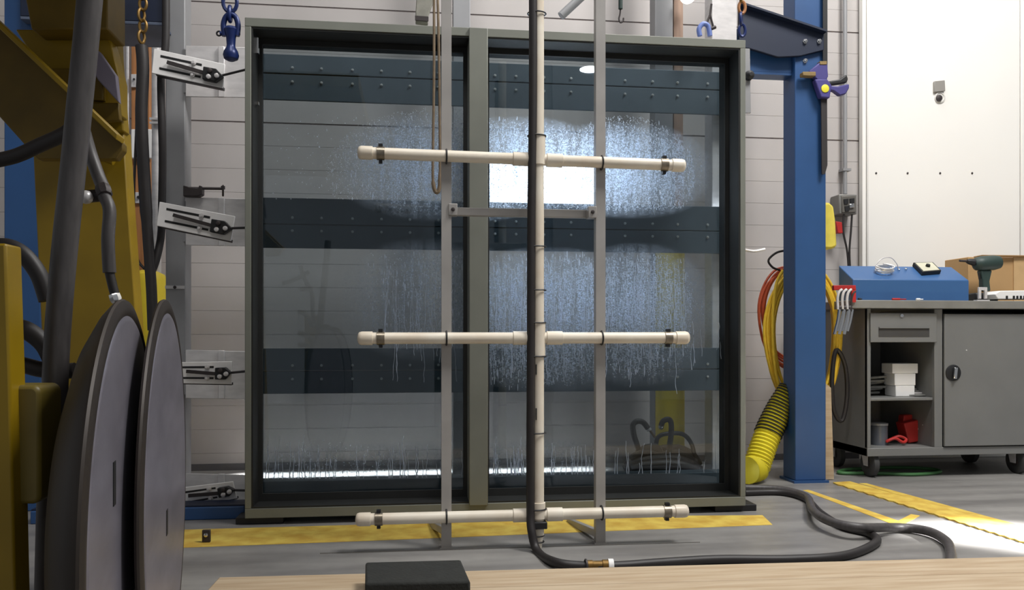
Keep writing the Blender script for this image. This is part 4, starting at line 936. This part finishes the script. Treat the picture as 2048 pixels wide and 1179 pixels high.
part(G().pp([(1658,170),(1676,172),(1699,167),(1699,176),(1692,188),(1680,191),(1668,182),(1658,180)], Yz-0.01, 0.026), 'lower_handle', PURP, t, 0.006)
# conduit, junction box and cords
Yj = YW-0.04
t = thing('wall_conduit', 'grey vertical conduit running down to the wall junction box', 'conduit', (X(1690,Yj), Yj, Z(388,Yj,1690)))
part(G().cyl((X(1690,Yj), Yj, Z(388,Yj,1690)), (X(1690,Yj), Yj, 3.2), 0.012, 12), 'pipe', GREYPAINT, t)
part(G().box(X(1684,Yj), X(1700,Yj), Yj-0.015, YW-0.001, Z(342,Yj,1690), Z(337,Yj,1690)), 'pipe_strap', GREYPAINT, t)
t = thing('junction_box', 'grey junction box with sockets on the wall above the cords', 'electrical box', at(1694, 430, Yj-0.03))
Yx = YW-0.10
part(G().box(X(1678,Yx), X(1714,Yx), Yx, YW-0.001, Z(428,Yx,1694), Z(388,Yx,1694)), 'box', mat('box_grey', (134,132,128), 0.45, 0.3), t, 0.006)
part(G().pp([(1684,392),(1712,391),(1712,424),(1684,425)], Yx-0.006, 0.006), 'cover', mat('cover_grey', (112,108,102), 0.5, 0.3), t, 0.003)
for x, y in ((1692,402),(1704,401),(1694,416)):
    part(G().pp([(x-4,y-4),(x+5,y-5),(x+5,y+5),(x-3,y+6)], Yx-0.012, 0.007), 'socket', BLK, t)
part(G().pp([(1699,408),(1708,406),(1709,414),(1700,416)], Yx-0.016, 0.01), 'plug', CHROME, t, 0.002)
for pts, lb in (([(1688,428),(1686,460),(1694,500),(1697,534)], 'left of two black cords dropping from the junction box'), ([(1704,428),(1702,460),(1699,500),(1700,534)], 'right of two black cords dropping from the junction box')):
    one(G().tube(path([at(x,y,YW-0.09) for x,y in pts], 6), 0.006, 8), 'power_cord', RUB, lb, 'cord')
t = one(G().pp([(1634,406),(1660,404),(1668,412),(1672,440),(1675,492),(1664,498),(1634,496)], YB+0.05, 0.05), 'yellow_cloth', mat('yellow_cloth', (222,204,84), 0.85, var=0.15, scale=20), 'yellow glove-like cloth hanging right of the blue column', 'cloth', bev=0.012)
t = one(G().pp([(1672,442),(1684,444),(1686,466),(1676,466)], YW-0.11, 0.03), 'red_tag', RED, 'small red tag under the wall junction box', 'tag', bev=0.003)
# locking pliers hanging from the worktop corner
for i, lb in enumerate(('leftmost', 'middle', 'rightmost')):
    ox = i*9.5; Yn = YT-0.07-0.006*i
    t = thing('locking_pliers', lb+' of three chrome locking pliers hanging at the worktop corner', 'pliers', at(1676+ox, 664, Yn), 'pliers at the worktop corner')
    part(G().tube(path([at(1676+ox,618,Yn), at(1675+ox,598,Yn), at(1678+ox,584,Yn), at(1684+ox,578,Yn)], 6), 0.0065, 8), 'jaw', GALV, t)
    part(G().tube(path([at(1684+ox,612,Yn), at(1684+ox,600,Yn), at(1687+ox,588,Yn), at(1692+ox,582,Yn)], 6), 0.005, 8), 'jaw', ANVIL, t)
    part(G().tube(path([at(1679+ox,618,Yn), at(1676+ox,640,Yn), at(1669+ox,668,Yn)], 6), 0.008, 8), 'handle', CHROME, t)
    part(G().tube(path([at(1686+ox,618,Yn), at(1682+ox,640,Yn), at(1676+ox,662,Yn)], 6), 0.006, 8), 'handle', CHROME, t)
    part(G().ell(at(1681+ox,616,Yn), 0.013, 0.009, 0.015, 10, 6), 'pivot', ANVIL, t)
t = thing('pliers_rack', 'dark red holder for the hanging pliers at the worktop corner', 'holder', at(1690, 590, YT-0.03))
part(G().pp([(1668,570),(1712,570),(1712,578),(1668,580)], YT-0.052, 0.02), 'rail', RED, t, 0.002)
part(G().pp([(1704,576),(1712,576),(1712,604),(1704,604)], YT-0.050, 0.012), 'bracket', RED, t)
# black and green cords behind / beneath the cabinet
one(G().tube(path([at(1672,700,3.98), at(1664,760,3.98), at(1668,820,3.98), at(1684,840,3.98), at(1694,790,3.98), at(1690,730,3.98)], 6, True), 0.012, 8, True), 'hanging_cable', RUB, 'looped black cable hanging at the cabinet side', 'cable')
P = [fl(1680,945,0.01), fl(1760,946,0.01), fl(1830,948,0.01), fl(1880,943,0.01), fl(1860,937,0.01), fl(1790,934,0.01), fl(1700,938,0.01)]
one(G().tube(path(P, 8, True), 0.009, 8, True), 'green_hose', GREENC, 'loop of green hose on the floor under the workbench', 'hose')
